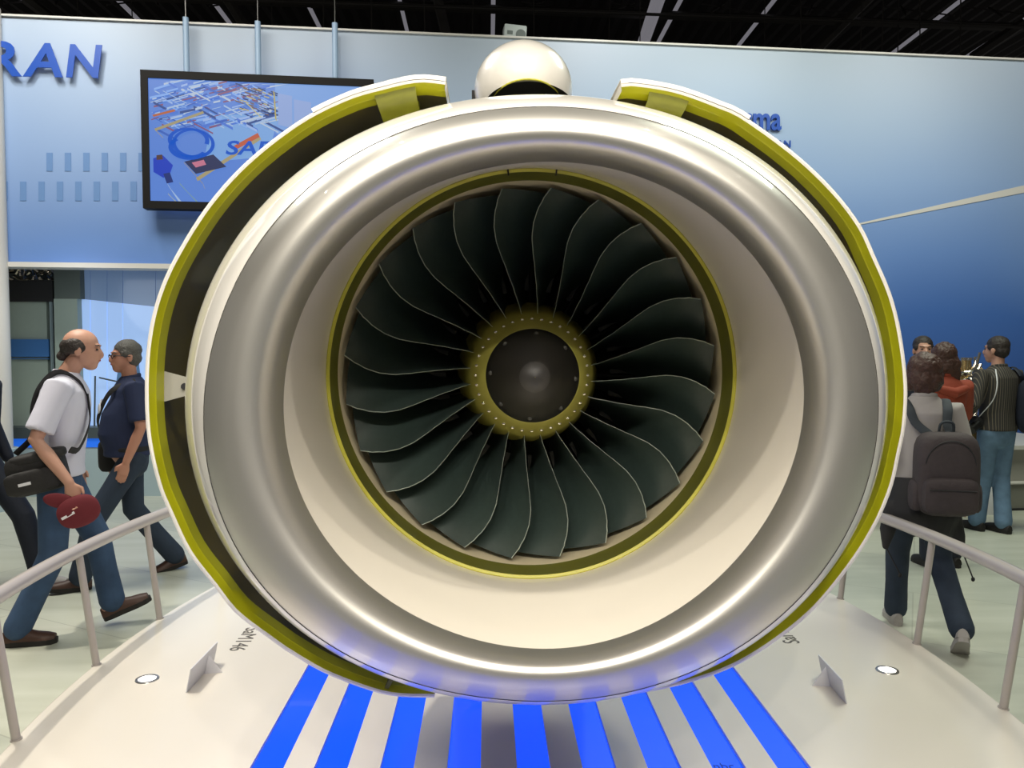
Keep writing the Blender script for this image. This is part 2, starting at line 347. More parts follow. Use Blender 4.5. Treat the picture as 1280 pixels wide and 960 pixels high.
# speaker on wall top
sp_ = empty('wall_speaker', WP(643, 50, -.1), 'small grey speaker box on top of the wall above the white fairing', 'speaker')
bm = bmesh.new(); q = WP(643, 44, -.1); T = Matrix.Translation(q) @ Matrix.Rotation(math.atan2(WD.y, WD.x), 4, 'Z') @ Matrix.Rotation(.06, 4, 'Y')
box(bm, (-.125, -.09, -.13), (.125, .09, .085), T, .015); obj('cabinet', bm, 'speaker', sp_)
bm = bmesh.new(); tube(bm, [T @ Vector((.06, -.088, -.02)), T @ Vector((.06, -.096, -.02))], .055, 20); obj('cone', bm, 'ggd', sp_)
bm = bmesh.new(); box(bm, (-.09, -.094, -.03), (-.03, -.088, .01), T); obj('tweeter', bm, 'ggd', sp_)
# television
tv = empty('wall_screen', WP(320, 262, .15), 'large flat screen showing a blue-toned factory view, hung left of the engine', 'screen')
TL, TR, BL = WP(175, 88, .25), WP(467, 98, .25), WP(174, 260, .25); TR.z = TL.z = (TL.z+TR.z)/2; BR = Vector((TR.x, TR.y, BL.z)); BL = Vector((TL.x, TL.y, BL.z))
def tvp(a, b, off=0): return TL.lerp(TR, a)+Vector((0, 0, (BL.z-TL.z)*b))+WN*off
bm = bmesh.new(); fw, fh = .030, .055
for q in (((0, 0), (1, 0), (1, fh), (0, fh)), ((0, 1-fh), (1, 1-fh), (1, 1), (0, 1)), ((0, fh), (fw, fh), (fw, 1-fh), (0, 1-fh)), ((1-fw, fh), (1, fh), (1, 1-fh), (1-fw, 1-fh))):
    quadprism(bm, [tvp(a, b, 0) for a, b in q], -WN*.14)
obj('frame', bm, 'tvframe', tv, smooth=False)
bm = bmesh.new(); quadprism(bm, [tvp(a, b, -.02) for a, b in ((fw, fh), (1-fw, fh), (1-fw, 1-fh), (fw, 1-fh))], -WN*.1)
M['scr'] = mat('screen_light', (.0, .0, .0), .2, emit=(.10, .25, .80), estr=.85); scr = obj('display', bm, 'scr', tv, smooth=False)
m = bpy.data.materials.new('picture'); m.use_nodes = True; b = m.node_tree.nodes['Principled BSDF']; at = m.node_tree.nodes.new('ShaderNodeAttribute'); at.attribute_name = 'Col'
b.inputs['Base Color'].default_value = (0, 0, 0, 1); b.inputs['Roughness'].default_value = .3; m.node_tree.links.new(at.outputs['Color'], b.inputs['Emission Color']); b.inputs['Emission Strength'].default_value = .85; M['picture'] = m
bm = bmesh.new(); cl = bm.loops.layers.color.new('Col'); zc = [0]
def ip(x, y): return (x-183)/(458-183)*(1-2*fw)+fw, (y-97)/(250-97)*(1-2*fh)+fh
def poly(pts, col):
    zc[0] += 1; off = -.0195+zc[0]*.00006
    vs = []
    for x, y in pts:
        a, b_ = ip(x, y); a = min(1-fw, max(fw, a)); b_ = min(1-fh, max(fh, b_)); vs.append(bm.verts.new(tvp(a, b_, off)))
    try: f = bm.faces.new(vs)
    except ValueError: return
    for l in f.loops: l[cl] = (*[c**(1/2.2) for c in col], 1)
poly([(183, 97), (458, 97), (458, 250), (183, 250)], (.12, .26, .72))
poly([(340, 97), (458, 97), (458, 190), (340, 160)], (.22, .40, .80))
poly([(260, 140), (345, 135), (330, 190), (250, 200)], (.22, .42, .80))
rs = random.Random(3)
cols = [(.05, .14, .55), (.25, .45, .9), (.35, .5, .85), (.03, .08, .3), (.4, .55, .8), (.08, .2, .7), (.25, .1, .2), (.5, .6, .75)]
for i in range(230):
    x = rs.uniform(184, 330); y = rs.uniform(98, 165-(x-184)*.12); L = rs.uniform(5, 30); t = rs.uniform(.8, 3.2); sl = rs.choice((-.35, -.3, -.25, .5))
    poly([(x, y), (x+L, y+L*sl), (x+L, y+L*sl+t), (x, y+t)], rs.choice(cols))
for i in range(60):
    x = rs.uniform(290, 336); y = 98+rs.uniform(0, 35)+(x-290)*.1; L = rs.uniform(4, 12); poly([(x, y), (x+L, y+L*.3), (x+L, y+L*.3+1.6), (x, y+1.6)], rs.choice([(.02, .04, .15), (.2, .12, .1), (.5, .45, .25), (.1, .2, .5)]))
for (x0, y0, x1, y1, t, c) in ((190, 160, 250, 136, 3, (.4, .35, .2)), (188, 143, 215, 135, 2.5, (.5, .14, .05)), (240, 220, 320, 165, 4, (.42, .36, .2)), (225, 200, 248, 226, 2, (.4, .3, .1)), (320, 165, 326, 185, 2, (.5, .4, .12)), (248, 226, 250, 232, 2, (.5, .4, .1)), (288, 178, 318, 161, 5, (.55, .12, .06)), (303, 122, 322, 140, 3, (.6, .55, .25)), (338, 106, 340, 142, 4, (.5, .42, .12)), (190, 160, 200, 170, 2, (.4, .35, .2)), (203, 225, 218, 252, 7, (.4, .55, .8)), (219, 226, 240, 250, 3, (.25, .4, .3)), (205, 240, 214, 252, 2, (.6, .6, .2))):
    poly([(x0, y0), (x1, y1), (x1+t*.5, y1+t), (x0+t*.5, y0+t)], c)
poly([(226, 200), (262, 190), (278, 205), (240, 215)], (.03, .04, .12)); poly([(235, 201), (250, 197), (253, 203), (240, 207)], (.6, .2, .3))
for q in ((344, 110, 362, 150), (364, 117, 386, 155)): poly([(q[0], q[1]), (q[2], q[1]+3), (q[2], q[3]+4), (q[0], q[3])], (.30, .42, .75))
poly([(188, 197), (200, 193), (212, 205), (208, 216), (200, 221), (188, 214)], (.02, .06, .55)); poly([(192, 193), (199, 192), (200, 198), (192, 199)], (.10, .05, .05)); poly([(200, 216), (208, 214), (212, 226), (204, 228)], (.02, .04, .2))
poly([(441, 110), (452, 106), (458, 106), (440, 130)], (.05, .15, .6))
obj('picture', bm, 'picture', tv, smooth=False)
M['ringblue'] = mat('ring_logo', (.0, .0, .0), .3, emit=(.008, .10, .60), estr=.85)
for (cx, cy_, rx, ry, wd, s0, s1) in ((238, 177, 24, 17, 5, .0, 6.283), (232, 173, 23, 14, 6, 2.6, 6.6), (232, 182, 22, 13, 7, .5, 4.0)):
    bm = bmesh.new(); ri = []; ro = []
    for i in range(49):
        a = s0+(s1-s0)*i/48; wd_ = wd*(.55+.45*abs(math.sin(a/2+.8)))
        for rr, L in ((-wd_/2, ri), (wd_/2, ro)):
            aa, bb = ip(cx+(rx+rr)*math.cos(a), cy_+(ry+rr*.8)*math.sin(a)-.0); L.append(tvp(aa, bb, .004))
    surf(bm, [ri, ro], closed=False); obj('ring_emblem', bm, 'ringblue', tv, smooth=False)
def tq(x, y, off=.0): a, b_ = ip(x, y); return tvp(a, b_, off)
bm = text_bm('SAFRAN', tq(277, 190), tq(402, 188)-tq(277, 190), tq(281, 172)-tq(277, 190), depth=.004, bold=.02); obj('screen_lettering', bm, 'ringblue', tv, smooth=False)
for a, b_ in ((232, 22), (322, 27), (418.5, 29)):
    p = WP(a, b_, .15); q = Vector((p.x, p.y, TL.z-.1)); bm = bmesh.new(); tube(bm, [p, q], .03, 12); obj('hanging_pole', bm, 'pole', tv)
    bm = bmesh.new(); tube(bm, [p, (p.x, p.y, 10.8)], .006, 5); obj('suspension_cable', bm, 'steel', tv)
# ------------------------------------------------------------------ left opening below the header: booth wall
colm = empty('wall_column', P(-8, 640, 8.2), kind='structure')
bm = bmesh.new(); q = P(-14, 434, 8.3); tube(bm, [(q.x, q.y, .0), (q.x, q.y, P(0, 8, 8.3).z)], .19, 24); obj('shaft', bm, 'col', colm)
bm = bmesh.new(); tube(bm, [(q.x-.04, q.y, .0), (q.x-.04, q.y, .62)], .27, 24); obj('plinth_block', bm, 'pblue', colm)
bt = empty('exhibition_booth', P(120, 628, 9.0), 'booth behind the header opening with grey-green panels and pale blue glass', 'booth')
def pan(name, x0, y0, x1, y1, Y, ma, d=.08, bev=0):
    a, b_ = P(x0, y0, Y), P(x1, y1, Y); bm = bmesh.new(); box(bm, (a.x, Y, b_.z), (b_.x, Y+d, a.z), bev=bev); return obj(name, bm, ma, bt, smooth=False)
pan('back_panel', -80, 326, 415, 560, 9.6, 'ggd'); pan('black_header', -60, 350, 66, 377, 9.15, 'blackm')
pan('wall_panel', -60, 377, 62, 540, 9.2, 'gg'); pan('blue_band', -60, 424, 61, 446, 9.17, 'bband', .03); pan('blue_line', -60, 448, 61, 449, 9.17, 'bband', .03)
pan('panel_post', 62, 377, 66, 540, 9.12, 'pblue', .06); pan('pillar', 67, 333, 100.5, 373.5, 9.1, 'ggd', .3); pan('pillar', 67, 373.5, 100.5, 540, 9.1, 'gg', .3)
pan('ledge', -60, 535, 415, 547, 8.95, 'dgrey', .5); pan('blue_strip', -60, 547, 415, 558, 8.97, 'stripb', .4); pan('base_panel', -60, 558, 415, 700, 8.98, 'pblue', .4)
def slant(name, q, ma, d=.04):
    bm = bmesh.new(); quadprism(bm, [P(x, y, Y) for x, y, Y in q], (0, d, 0)); return obj(name, bm, ma, bt, smooth=False)
for x0, x1 in ((101, 112.5), (113.3, 133.5), (134.3, 153), (153.8, 194), (194.8, 240), (240.8, 290), (290.8, 350), (350.8, 410)):
    t0, t1 = 373.5+(x0-100)*.105, 373.5+(x1-100)*.105
    slant('glass_pane', [(x0, t0, 9.2), (x1, t1, 9.2), (x1, 537, 9.2), (x0, 537, 9.2)], 'pglass')
    slant('upper_pane', [(x0, 320, 9.2), (x1, 320, 9.2), (x1, t1, 9.2), (x0, t0, 9.2)], 'pglassd')
bm = bmesh.new(); pts = []
for i in range(25):
    a = PI*i/24; pts.append(P(163-15*math.cos(a)*(1 if a > PI/2 else 1.3), 540-113*math.sin(a)**.8, 9.19))
quadprism(bm, pts, (0, -.01, 0)); obj('arch_shape', bm, 'arch', bt, smooth=False)
for a in (((124, 472), (160, 480)), ((118, 537), (119, 470)), ((119, 537), (150, 529))):
    bm = bmesh.new(); tube(bm, [P(*a[0], 9.12), P(*a[1], 9.12)], .01, 6); obj('wire_stand', bm, 'dgrey', bt)
bm = bmesh.new(); rs = random.Random(5)
for i in range(26):
    x = rs.uniform(8, 62); y = rs.uniform(330, 349); pp = [P(x, y, 9.4)]
    for k in range(3): x += rs.uniform(-2, 9); y = min(350, max(328, y+rs.uniform(-8, 8))); pp.append(P(x, y, 9.4))
    tube(bm, pp, .016, 5)
tag(obj('tangled_tubes', bm, 'chrome', bt), kind='stuff')
# ------------------------------------------------------------------ plinth
PCX, PCY, PA, PB, PZ = .16, 3.8, 2.04, 3.45, .15
plinth = empty('display_plinth', (PCX, PCY, 0), 'low glossy white oval plinth with glowing blue stripes under the engine', 'plinth')
def pe(t, off=0): return Vector((PCX+(PA+off)*math.cos(t), PCY+(PB+off)*math.sin(t), 0))
bm = bmesh.new(); NP = 160; rows = []
for off, z in ((-.02, 0), (-.02, .02), (0, .03), (0, PZ-.012), (-.004, PZ-.004), (-.012, PZ)):
    rows.append([pe(2*PI*i/NP, off)+Vector((0, 0, z)) for i in range(NP)])
vr = surf(bm, rows); bm.faces.new(vr[-1]); bm.faces.new(vr[0][::-1])
sc_x = [(380.5, 35.5), (447, 34), (515.5, 33), (585, 34.5), (657.5, 35), (725.5, 36), (793, 37), (860, 38), (927.5, 41)]
cut = bmesh.new(); spans = []
for k, (px, wd) in enumerate(sc_x):
    c = G(px, 870, PZ); hw = .0605; y1 = 3.74 if k in (0, 8) else 3.9
    if k == 0: y1 = 3.86
    spans.append((c.x-hw, c.x+hw, .75, y1)); box(cut, (c.x-hw, .75, PZ-.022), (c.x+hw, y1, PZ+.05))
obj('body', boolean(bm, cut), 'plinth', plinth, angle=.35)
for x0, x1, y0, y1 in spans:
    bm = bmesh.new(); box(bm, (x0+.0005, y0, PZ-.0215), (x1-.0005, y1-.0005, PZ-.012)); obj('light_panel', bm, 'blue', plinth, smooth=False)
O = G(308, 785, PZ); U_ = G(285.5, 813.5, PZ)-O
bm = text_bm('SaM146', O, U_, Vector((.08, 0, 0)), depth=.0015, bold=.0); obj('lettering', bm, 'ink', plinth, smooth=False)
p0 = G(1001, 804, PZ); bm = text_bm('SaM146', Vector((p0.x, p0.y, PZ)), Vector((0, .33, 0)), Vector((-.085, 0, 0)), depth=.0015); obj('lettering', bm, 'ink', plinth, smooth=False)
p0 = G(894, 962, PZ-.012); bm = text_bm('nbc', p0, Vector((.075, 0, 0)), Vector((0, .045, 0)), depth=.001); obj('faint_lettering', bm, 'inkn', plinth, smooth=False)
# recessed spotlights
for (px, py, lb) in ((184, 849, 'round recessed spotlight in the plinth left of the left card'), (1109, 838, 'round recessed spotlight in the plinth right of the right card')):
    c = G(px, py, PZ); t = empty('floor_spotlight', c, lb, 'spotlight', 'spotlights set into the plinth')
    bm = bmesh.new(); surf(bm, [[Vector((c.x+r*math.cos(a*PI/16), c.y+r*math.sin(a*PI/16), PZ+z)) for a in range(32)] for r, z in ((.052, .0), (.050, .004), (.040, .005), (.036, -.004))]); obj('bezel', bm, 'steel', t)
    bm = bmesh.new(); tube(bm, [c+Vector((0, 0, -.006)), c+Vector((0, 0, .003))], .037, 24); obj('lens', bm, 'lamp', t)
# cards
def card(side, q, lb):
    bl, br_, th, tx = q; t = empty('display_card', (bl+br_)/2, lb, 'card', 'text cards on the plinth')
    n = Vector((tx*.004/.02, 0, 0)); bm = bmesh.new(); quadprism(bm, [bl, br_, br_+Vector((tx, 0, th)), bl+Vector((tx, 0, th))], n); obj('face_board', bm, 'card', t, smooth=False)
    m_ = bl.lerp(br_, .62); s = 1 if tx > 0 else -1
    bm = bmesh.new(); quadprism(bm, [m_+Vector((s*.006, 0, 0)), m_+Vector((s*.085, .01, 0)), m_+Vector((tx+s*.006, 0, th*.86))], (0, .004, 0)); obj('easel_strut', bm, 'card', t, smooth=False)
card(-1, (G(232, 866, PZ), G(266, 829, PZ), .105, .022), 'white propped card on the plinth near the left spotlight')
card(1, (G(1059, 880, PZ), G(1029, 846, PZ), .105, -.022), 'white propped card on the plinth near the right spotlight')
# ------------------------------------------------------------------ railings
RZ = .70
def railing(side, posts, lb):
    t0 = pe(0) if side > 0 else pe(PI); root = empty('handrail', (t0.x, t0.y, PZ), lb, 'railing', 'pale railings along the plinth edge')
    pts = []
    for i in range(61):
        t = -1.15+2.3*i/60; t = t if side > 0 else PI-t; p = pe(t, .055); pts.append(Vector((p.x, p.y, RZ)))
    bm = bmesh.new(); tube(bm, pts, .031, 16, side=(0, 0, 1)); obj('rail', bm, 'rail', root, angle=1.2)
    for y in posts:
        s = math.asin(max(-1, min(1, (y-PCY)/PB))); t = s if side > 0 else PI-s
        a, b_ = pe(t, -.015), pe(t, .055); a.z = PZ-.002; b_.z = RZ-.01
        bm = bmesh.new(); d = (b_-a); tube(bm, [a, b_], .017, 14); tube(bm, [a-Vector((0, 0, .0)), a+d*.01], .022, 14); obj('post', bm, 'rail', root)
railing(-1, (1.75, 2.4, 3.07, 3.80, 4.45, 5.15, 5.8), 'pale grey curved handrail along the left edge of the plinth')
railing(1, (1.75, 2.5, 3.22, 3.95, 4.69, 5.3, 5.9), 'pale grey curved handrail along the right edge of the plinth')
# ------------------------------------------------------------------ engine
T_ = [(420,320),(471,270),(507,249),(572,219),(629,206),(716,205),(772,212),(838,238),(891,270),(940,320),(965,352),(987,400),(1001,445),(1004,475),(1002,520),(998,560),(985,602),(960,642),(930,685),(895,727),(847,762),(785,792),(730,807),(685,811),(622,805),(560,789),(510,765),(460,730),(412,680),(372,610),(360,560),(356,495),(360,445),(370,407),(385,375)]
A_ = [(256,490),(263,425),(282,382),(324,310),(370,250),(425,200),(480,174),(557,148),(644,135),(716,135),(829,155),(880,174),(942,210),(980,245),(1044,320),(1072,375),(1092,440),(1099,490),(1095,560),(1087,597),(1067,647),(1030,710),(1000,747),(942,797),(880,836),(800,862),(720,874),(660,876),(560,864),(510,853),(452,830),(410,803),(352,760),(310,710),(272,627),(256,560)]
B_ = [(230,490),(237,425),(285,320),(335,252),(385,200),(480,155),(557,128),(617,121),(647,119),(716,121),(765,125),(838,142),(900,167),(980,220),(1060,320),(1087,375),(1105,432),(1111,482),(1107,560),(1092,610),(1065,667),(1030,722),(1003,750),(946,800),(882,840),(800,865),(720,877),(660,879),(560,867),(508,857),(448,834),(404,807),(340,760),(305,715),(252,617),(234,560)]
CX0, CY0 = 670, 495
def fourier(pts, n=5):
    a = np.array([math.atan2(y-CY0, x-CX0) for x, y in pts]); r = np.array([math.hypot(x-CX0, y-CY0) for x, y in pts])
    X = [np.ones_like(a)]
    for k in range(1, n+1): X += [np.cos(k*a), np.sin(k*a)]
    c = np.linalg.lstsq(np.stack(X, 1), r, rcond=None)[0]
    def f(t):
        v = c[0]
        for k in range(1, n+1): v += c[2*k-1]*math.cos(k*t)+c[2*k]*math.sin(k*t)
        return v
    return f
fT, fA, fB = fourier(T_), fourier(A_), fourier(B_)
NT = 192; TH = [2*PI*i/NT for i in range(NT)]
def ring_px(fn, Y): return [P(CX0+fn(t)*math.cos(t), CY0+fn(t)*math.sin(t), Y) for t in TH]
FY = 2.62; FC = P(664, 468.5, FY); RF = .660
def circ(Y, r, ctr=None):
    c = ctr or FC; out = []
    for t in TH:
        px, py = CX0+250*math.cos(t), CY0+250*math.sin(t); a = math.atan2(py-468, px-664); out.append(Vector((c.x+r*math.cos(a), Y, c.z-r*math.sin(a))))
    return out
eng = empty('jet_engine', (FC.x, 2.9, PZ), 'large white and silver turbofan engine with opened olive cowls on the plinth', 'engine')
# lip
prof = [(0, 1.93), (.10, 1.888), (.2, 1.858), (.33, 1.833), (.45, 1.822), (.58, 1.819), (.70, 1.824), (.8, 1.833), (.9, 1.850), (1.0, 1.878)]
ps = spline([Vector((a, b_, 0)) for a, b_ in prof], 34)
bm = bmesh.new(); surf(bm, [ring_px(lambda t, s=p.x: fT(t)*(1-s)+fA(t)*s, p.y) for p in ps]); obj('inlet_lip', bm, 'silver', eng, angle=3)
# seam + white outer barrel
rA = ring_px(fA, 1.875); rB = ring_px(fB, 2.10); rows = []
for i in range(12):
    s = i/11; rows.append([a.lerp(b_, s**.85)+Vector((0, (s-s**.85)*.225, 0)) for a, b_ in zip(rA, rB)])
for r, Y in ((1.012, 2.16), (1.015, 2.25), (1.01, 2.38)):
    rows.append([Vector((FC.x+(b_.x-FC.x)*r, Y, FC.z+(b_.z-FC.z)*r)) for b_ in rB])
rows.append([Vector((FC.x+(b_.x-FC.x)*.96, 2.38, FC.z+(b_.z-FC.z)*.96)) for b_ in rB])
bm = bmesh.new(); surf(bm, rows); obj('outer_barrel', bm, 'white', eng, angle=.9)
bm = bmesh.new(); tube(bm, [p+Vector((0, .002, 0)) for p in rA]+[rA[0]+Vector((0, .002, 0))], .0016, 5); obj('seam_line', bm, 'dark', eng)
# duct
rT = ring_px(fT, 1.93); rC = circ(2.53, RF*.985); rows = []
for i in range(25):
    s = i/24; w_ = s*s*(3-2*s)*.35+s*.65; rows.append([Vector((a.x+(b_.x-a.x)*w_, a.y+(b_.y-a.y)*s, a.z+(b_.z-a.z)*w_)) for a, b_ in zip(rT, rC)])
bm = bmesh.new(); surf(bm, rows); obj('inlet_duct', bm, 'duct', eng, angle=3)
bm = bmesh.new(); surf(bm, [circ(2.525, RF*.987), circ(2.522, RF*.980), circ(2.526, RF*.968), circ(2.532, RF*.968)]); obj('case_rim', bm, 'yedge', eng)
bm = bmesh.new(); surf(bm, [circ(2.53, RF*.968), circ(2.545, RF*.966), circ(2.60, RF*.962), circ(2.615, RF*.954)]); obj('case_ring', bm, 'ringolive', eng)
bm = bmesh.new(); surf(bm, [circ(2.615, RF*.954), circ(2.64, RF*.948), circ(2.85, RF*.945)]); obj('abradable_liner', bm, 'cream', eng)
bm = bmesh.new(); surf(bm, [circ(2.85, RF*.95), circ(3.25, RF*.93)]); obj('bypass_wall', bm, 'dark', eng)
for a in (-7, 6.5):
    a = math.radians(a); c = FC+Vector((math.sin(a)*RF*.972, 2.52-FY, math.cos(a)*RF*.972)); bm = bmesh.new(); box(bm, (-.0025, -.004, -.012), (.0025, .004, .012), Matrix.Translation(c) @ Matrix.Rotation(a, 4, 'Y')); obj('split_mark', bm, 'dark', eng)
# fan
fan = obj('fan', (lambda b: (surf(b, [[FC+Vector((r*math.cos(t), y, r*math.sin(t))) for t in TH[::2]] for y, r in ((-.085, .149), (-.083, .152), (-.03, .183), (.02, .205), (.10, .225), (.24, .25))]), b)[1])(bmesh.new()), 'hub', eng, angle=1)
def lerp_tab(tab, x):
    for (a, u0), (b_, u1) in zip(tab, tab[1:]):
        if x <= b_: f = (x-a)/(b_-a); f = f*f*(3-2*f)*.5+f*.5; return u0+(u1-u0)*f
    return tab[-1][1]
LE = [(.19, 7.0), (.204, 6.2), (.28, 3.6), (.343, 1.9), (.40, .7), (.445, .2), (.49, .7), (.53, 1.9), (.575, 3.9), (.612, 6.0)]
WID = [(.19, 5.5), (.30, 11), (.45, 19), (.612, 24)]
DEP = [(.19, .24), (.30, .22), (.45, .165), (.612, .11)]
def blade_mesh():
    bm = bmesh.new(); nr, ncx = 26, 14; front = []; back = []
    for i in range(nr):
        r = .19+(.612-.19)*i/(nr-1); le = lerp_tab(LE, r); wd = lerp_tab(WID, r); dp = lerp_tab(DEP, r); tip = (i/(nr-1))
        f_, b_ = [], []
        for j in range(ncx):
            c = 0 if j == 0 else .012+.988*((j-1)/(ncx-2)); rr = r - (.010*c*tip if tip > .9 else 0)
            ang = math.radians(le+wd*(c*.75+.25*c*c)); y = dp*(c*1.15-.15*c*c)+.012*(1-tip) - .02*math.sin(tip*PI)
            th = .0022+.007*math.sin(PI*min(1, c*1.0+.06))*(1-.5*tip)
            f_.append(Vector((rr*math.sin(ang), y, rr*math.cos(ang))))
            da = math.radians(-math.degrees(th*.45/max(rr, .1)))
            b_.append(Vector((rr*math.sin(ang+da), y+th*.8, rr*math.cos(ang+da))))
        front.append(f_); back.append(b_)
    F_ = [[bm.verts.new(p) for p in r] for r in front]; B2 = [[bm.verts.new(p) for p in r] for r in back]
    for i in range(nr-1):
        for j in range(ncx-1):
            bm.faces.new((F_[i][j], F_[i+1][j], F_[i+1][j+1], F_[i][j+1])).material_index = int(j == 0); bm.faces.new((B2[i][j], B2[i][j+1], B2[i+1][j+1], B2[i+1][j]))
        f = bm.faces.new((F_[i][0], B2[i][0], B2[i+1][0], F_[i+1][0])); f.material_index = 1; bm.faces.new((F_[i][-1], F_[i+1][-1], B2[i+1][-1], B2[i][-1]))
    for j in range(ncx-1): bm.faces.new((F_[-1][j], B2[-1][j], B2[-1][j+1], F_[-1][j+1])); bm.faces.new((F_[0][j], F_[0][j+1], B2[0][j+1], B2[0][j]))
    return bm
bmB = blade_mesh(); bmesh.ops.delete(bmB, geom=[v for v in bmB.verts if not v.link_faces], context='VERTS')
b0 = obj('fan_blade', bmB, ['blade', 'edge'], None, angle=.9)
meB = b0.data
def place(o, ang, parent, base=FC): o.parent = parent; o.matrix_local = wm(parent).inverted() @ Matrix.Translation(base) @ Matrix.Rotation(ang, 4, 'Y')
place(b0, 0, fan)
for k in range(1, 24):
    o = b0.copy(); C.objects.link(o); place(o, math.radians(15*k), fan)
# leading-edge strips live in the blade material; stator vanes behind
bm = bmesh.new(); 
surf(bm, [[FC+Vector((r*math.cos(t), y, r*math.sin(t))) for t in TH[::3]] for y, r in ((.60, .08), (.55, .62))]); obj('rear_dark_disc', bm, 'blackm', eng)  # plain black disc closing off the view behind the fan
bm = bmesh.new(); box(bm, (-.004, 0, .2), (.004, .12, .62), Matrix.Rotation(.25, 4, 'Z')); v0 = obj('stator_vane', bm, 'dark', None, smooth=False); place(v0, .05, eng, FC+Vector((0, .30, 0)))
for k in range(1, 36): o = v0.copy(); C.objects.link(o); place(o, .05+2*PI*k/36, eng, FC+Vector((0, .30, 0)))
bm = bmesh.new(); box(bm, (-.012, -.001, .02), (.012, .001, .022)); box(bm, (-.010, -.001, .118), (.010, .001, .120)); box(bm, (-.012, .003, .02), (.012, .006, .12)); c0 = obj('spacer_clip', bm, 'dark', None, smooth=False)
def pc(o, k): o.parent = fan; o.matrix_local = wm(fan).inverted() @ Matrix.Translation(FC+Vector((0, .19, 0))) @ Matrix.Rotation(math.radians(15*k-2), 4, 'Y') @ Matrix.Translation((0, 0, .27))
pc(c0, 0)
for k in range(1, 24): o = c0.copy(); C.objects.link(o); pc(o, k)
# spinner
def lathe(pr_, n=64): 
    b = bmesh.new(); surf(b, [[FC+Vector((r*math.cos(2*PI*i/n), y, r*math.sin(2*PI*i/n))) for i in range(n)] for y, r in pr_]); return b
spn = obj('spinner', lathe([(-.084, .1495), (-.089, .1470), (-.110, .130), (-.155, .092), (-.185, .062), (-.198, .047)]), 'black', eng, angle=1)
obj('spinner_tip', lathe([(-.198, .047), (-.208, .036), (-.216, .02), (-.219, .002)]), 'tipm', spn, angle=2)
b = bmesh.new(); ell(b, (0, 0, 0), (.0075, .004, .0075), seg=10); bo = obj('bolt', b, 'dark', None)
def pb(o, a, r, y, par): o.parent = par; o.matrix_local = wm(par).inverted() @ Matrix.Translation(FC+Vector((r*math.sin(a), y, r*math.cos(a))))
pb(bo, .07, .134, -.106, spn)
for k in range(1, 8): o = bo.copy(); C.objects.link(o); pb(o, .07+k*PI/4, .134, -.106, spn)
b = bmesh.new(); ell(b, (0, 0, 0), (.0062, .003, .0042), seg=8); rv = obj('rivet', b, 'chrome', None); pb(rv, 0, .181, -.036, fan)
for k in range(1, 36): o = rv.copy(); C.objects.link(o); pb(o, k*PI/18, .181, -.036, fan)
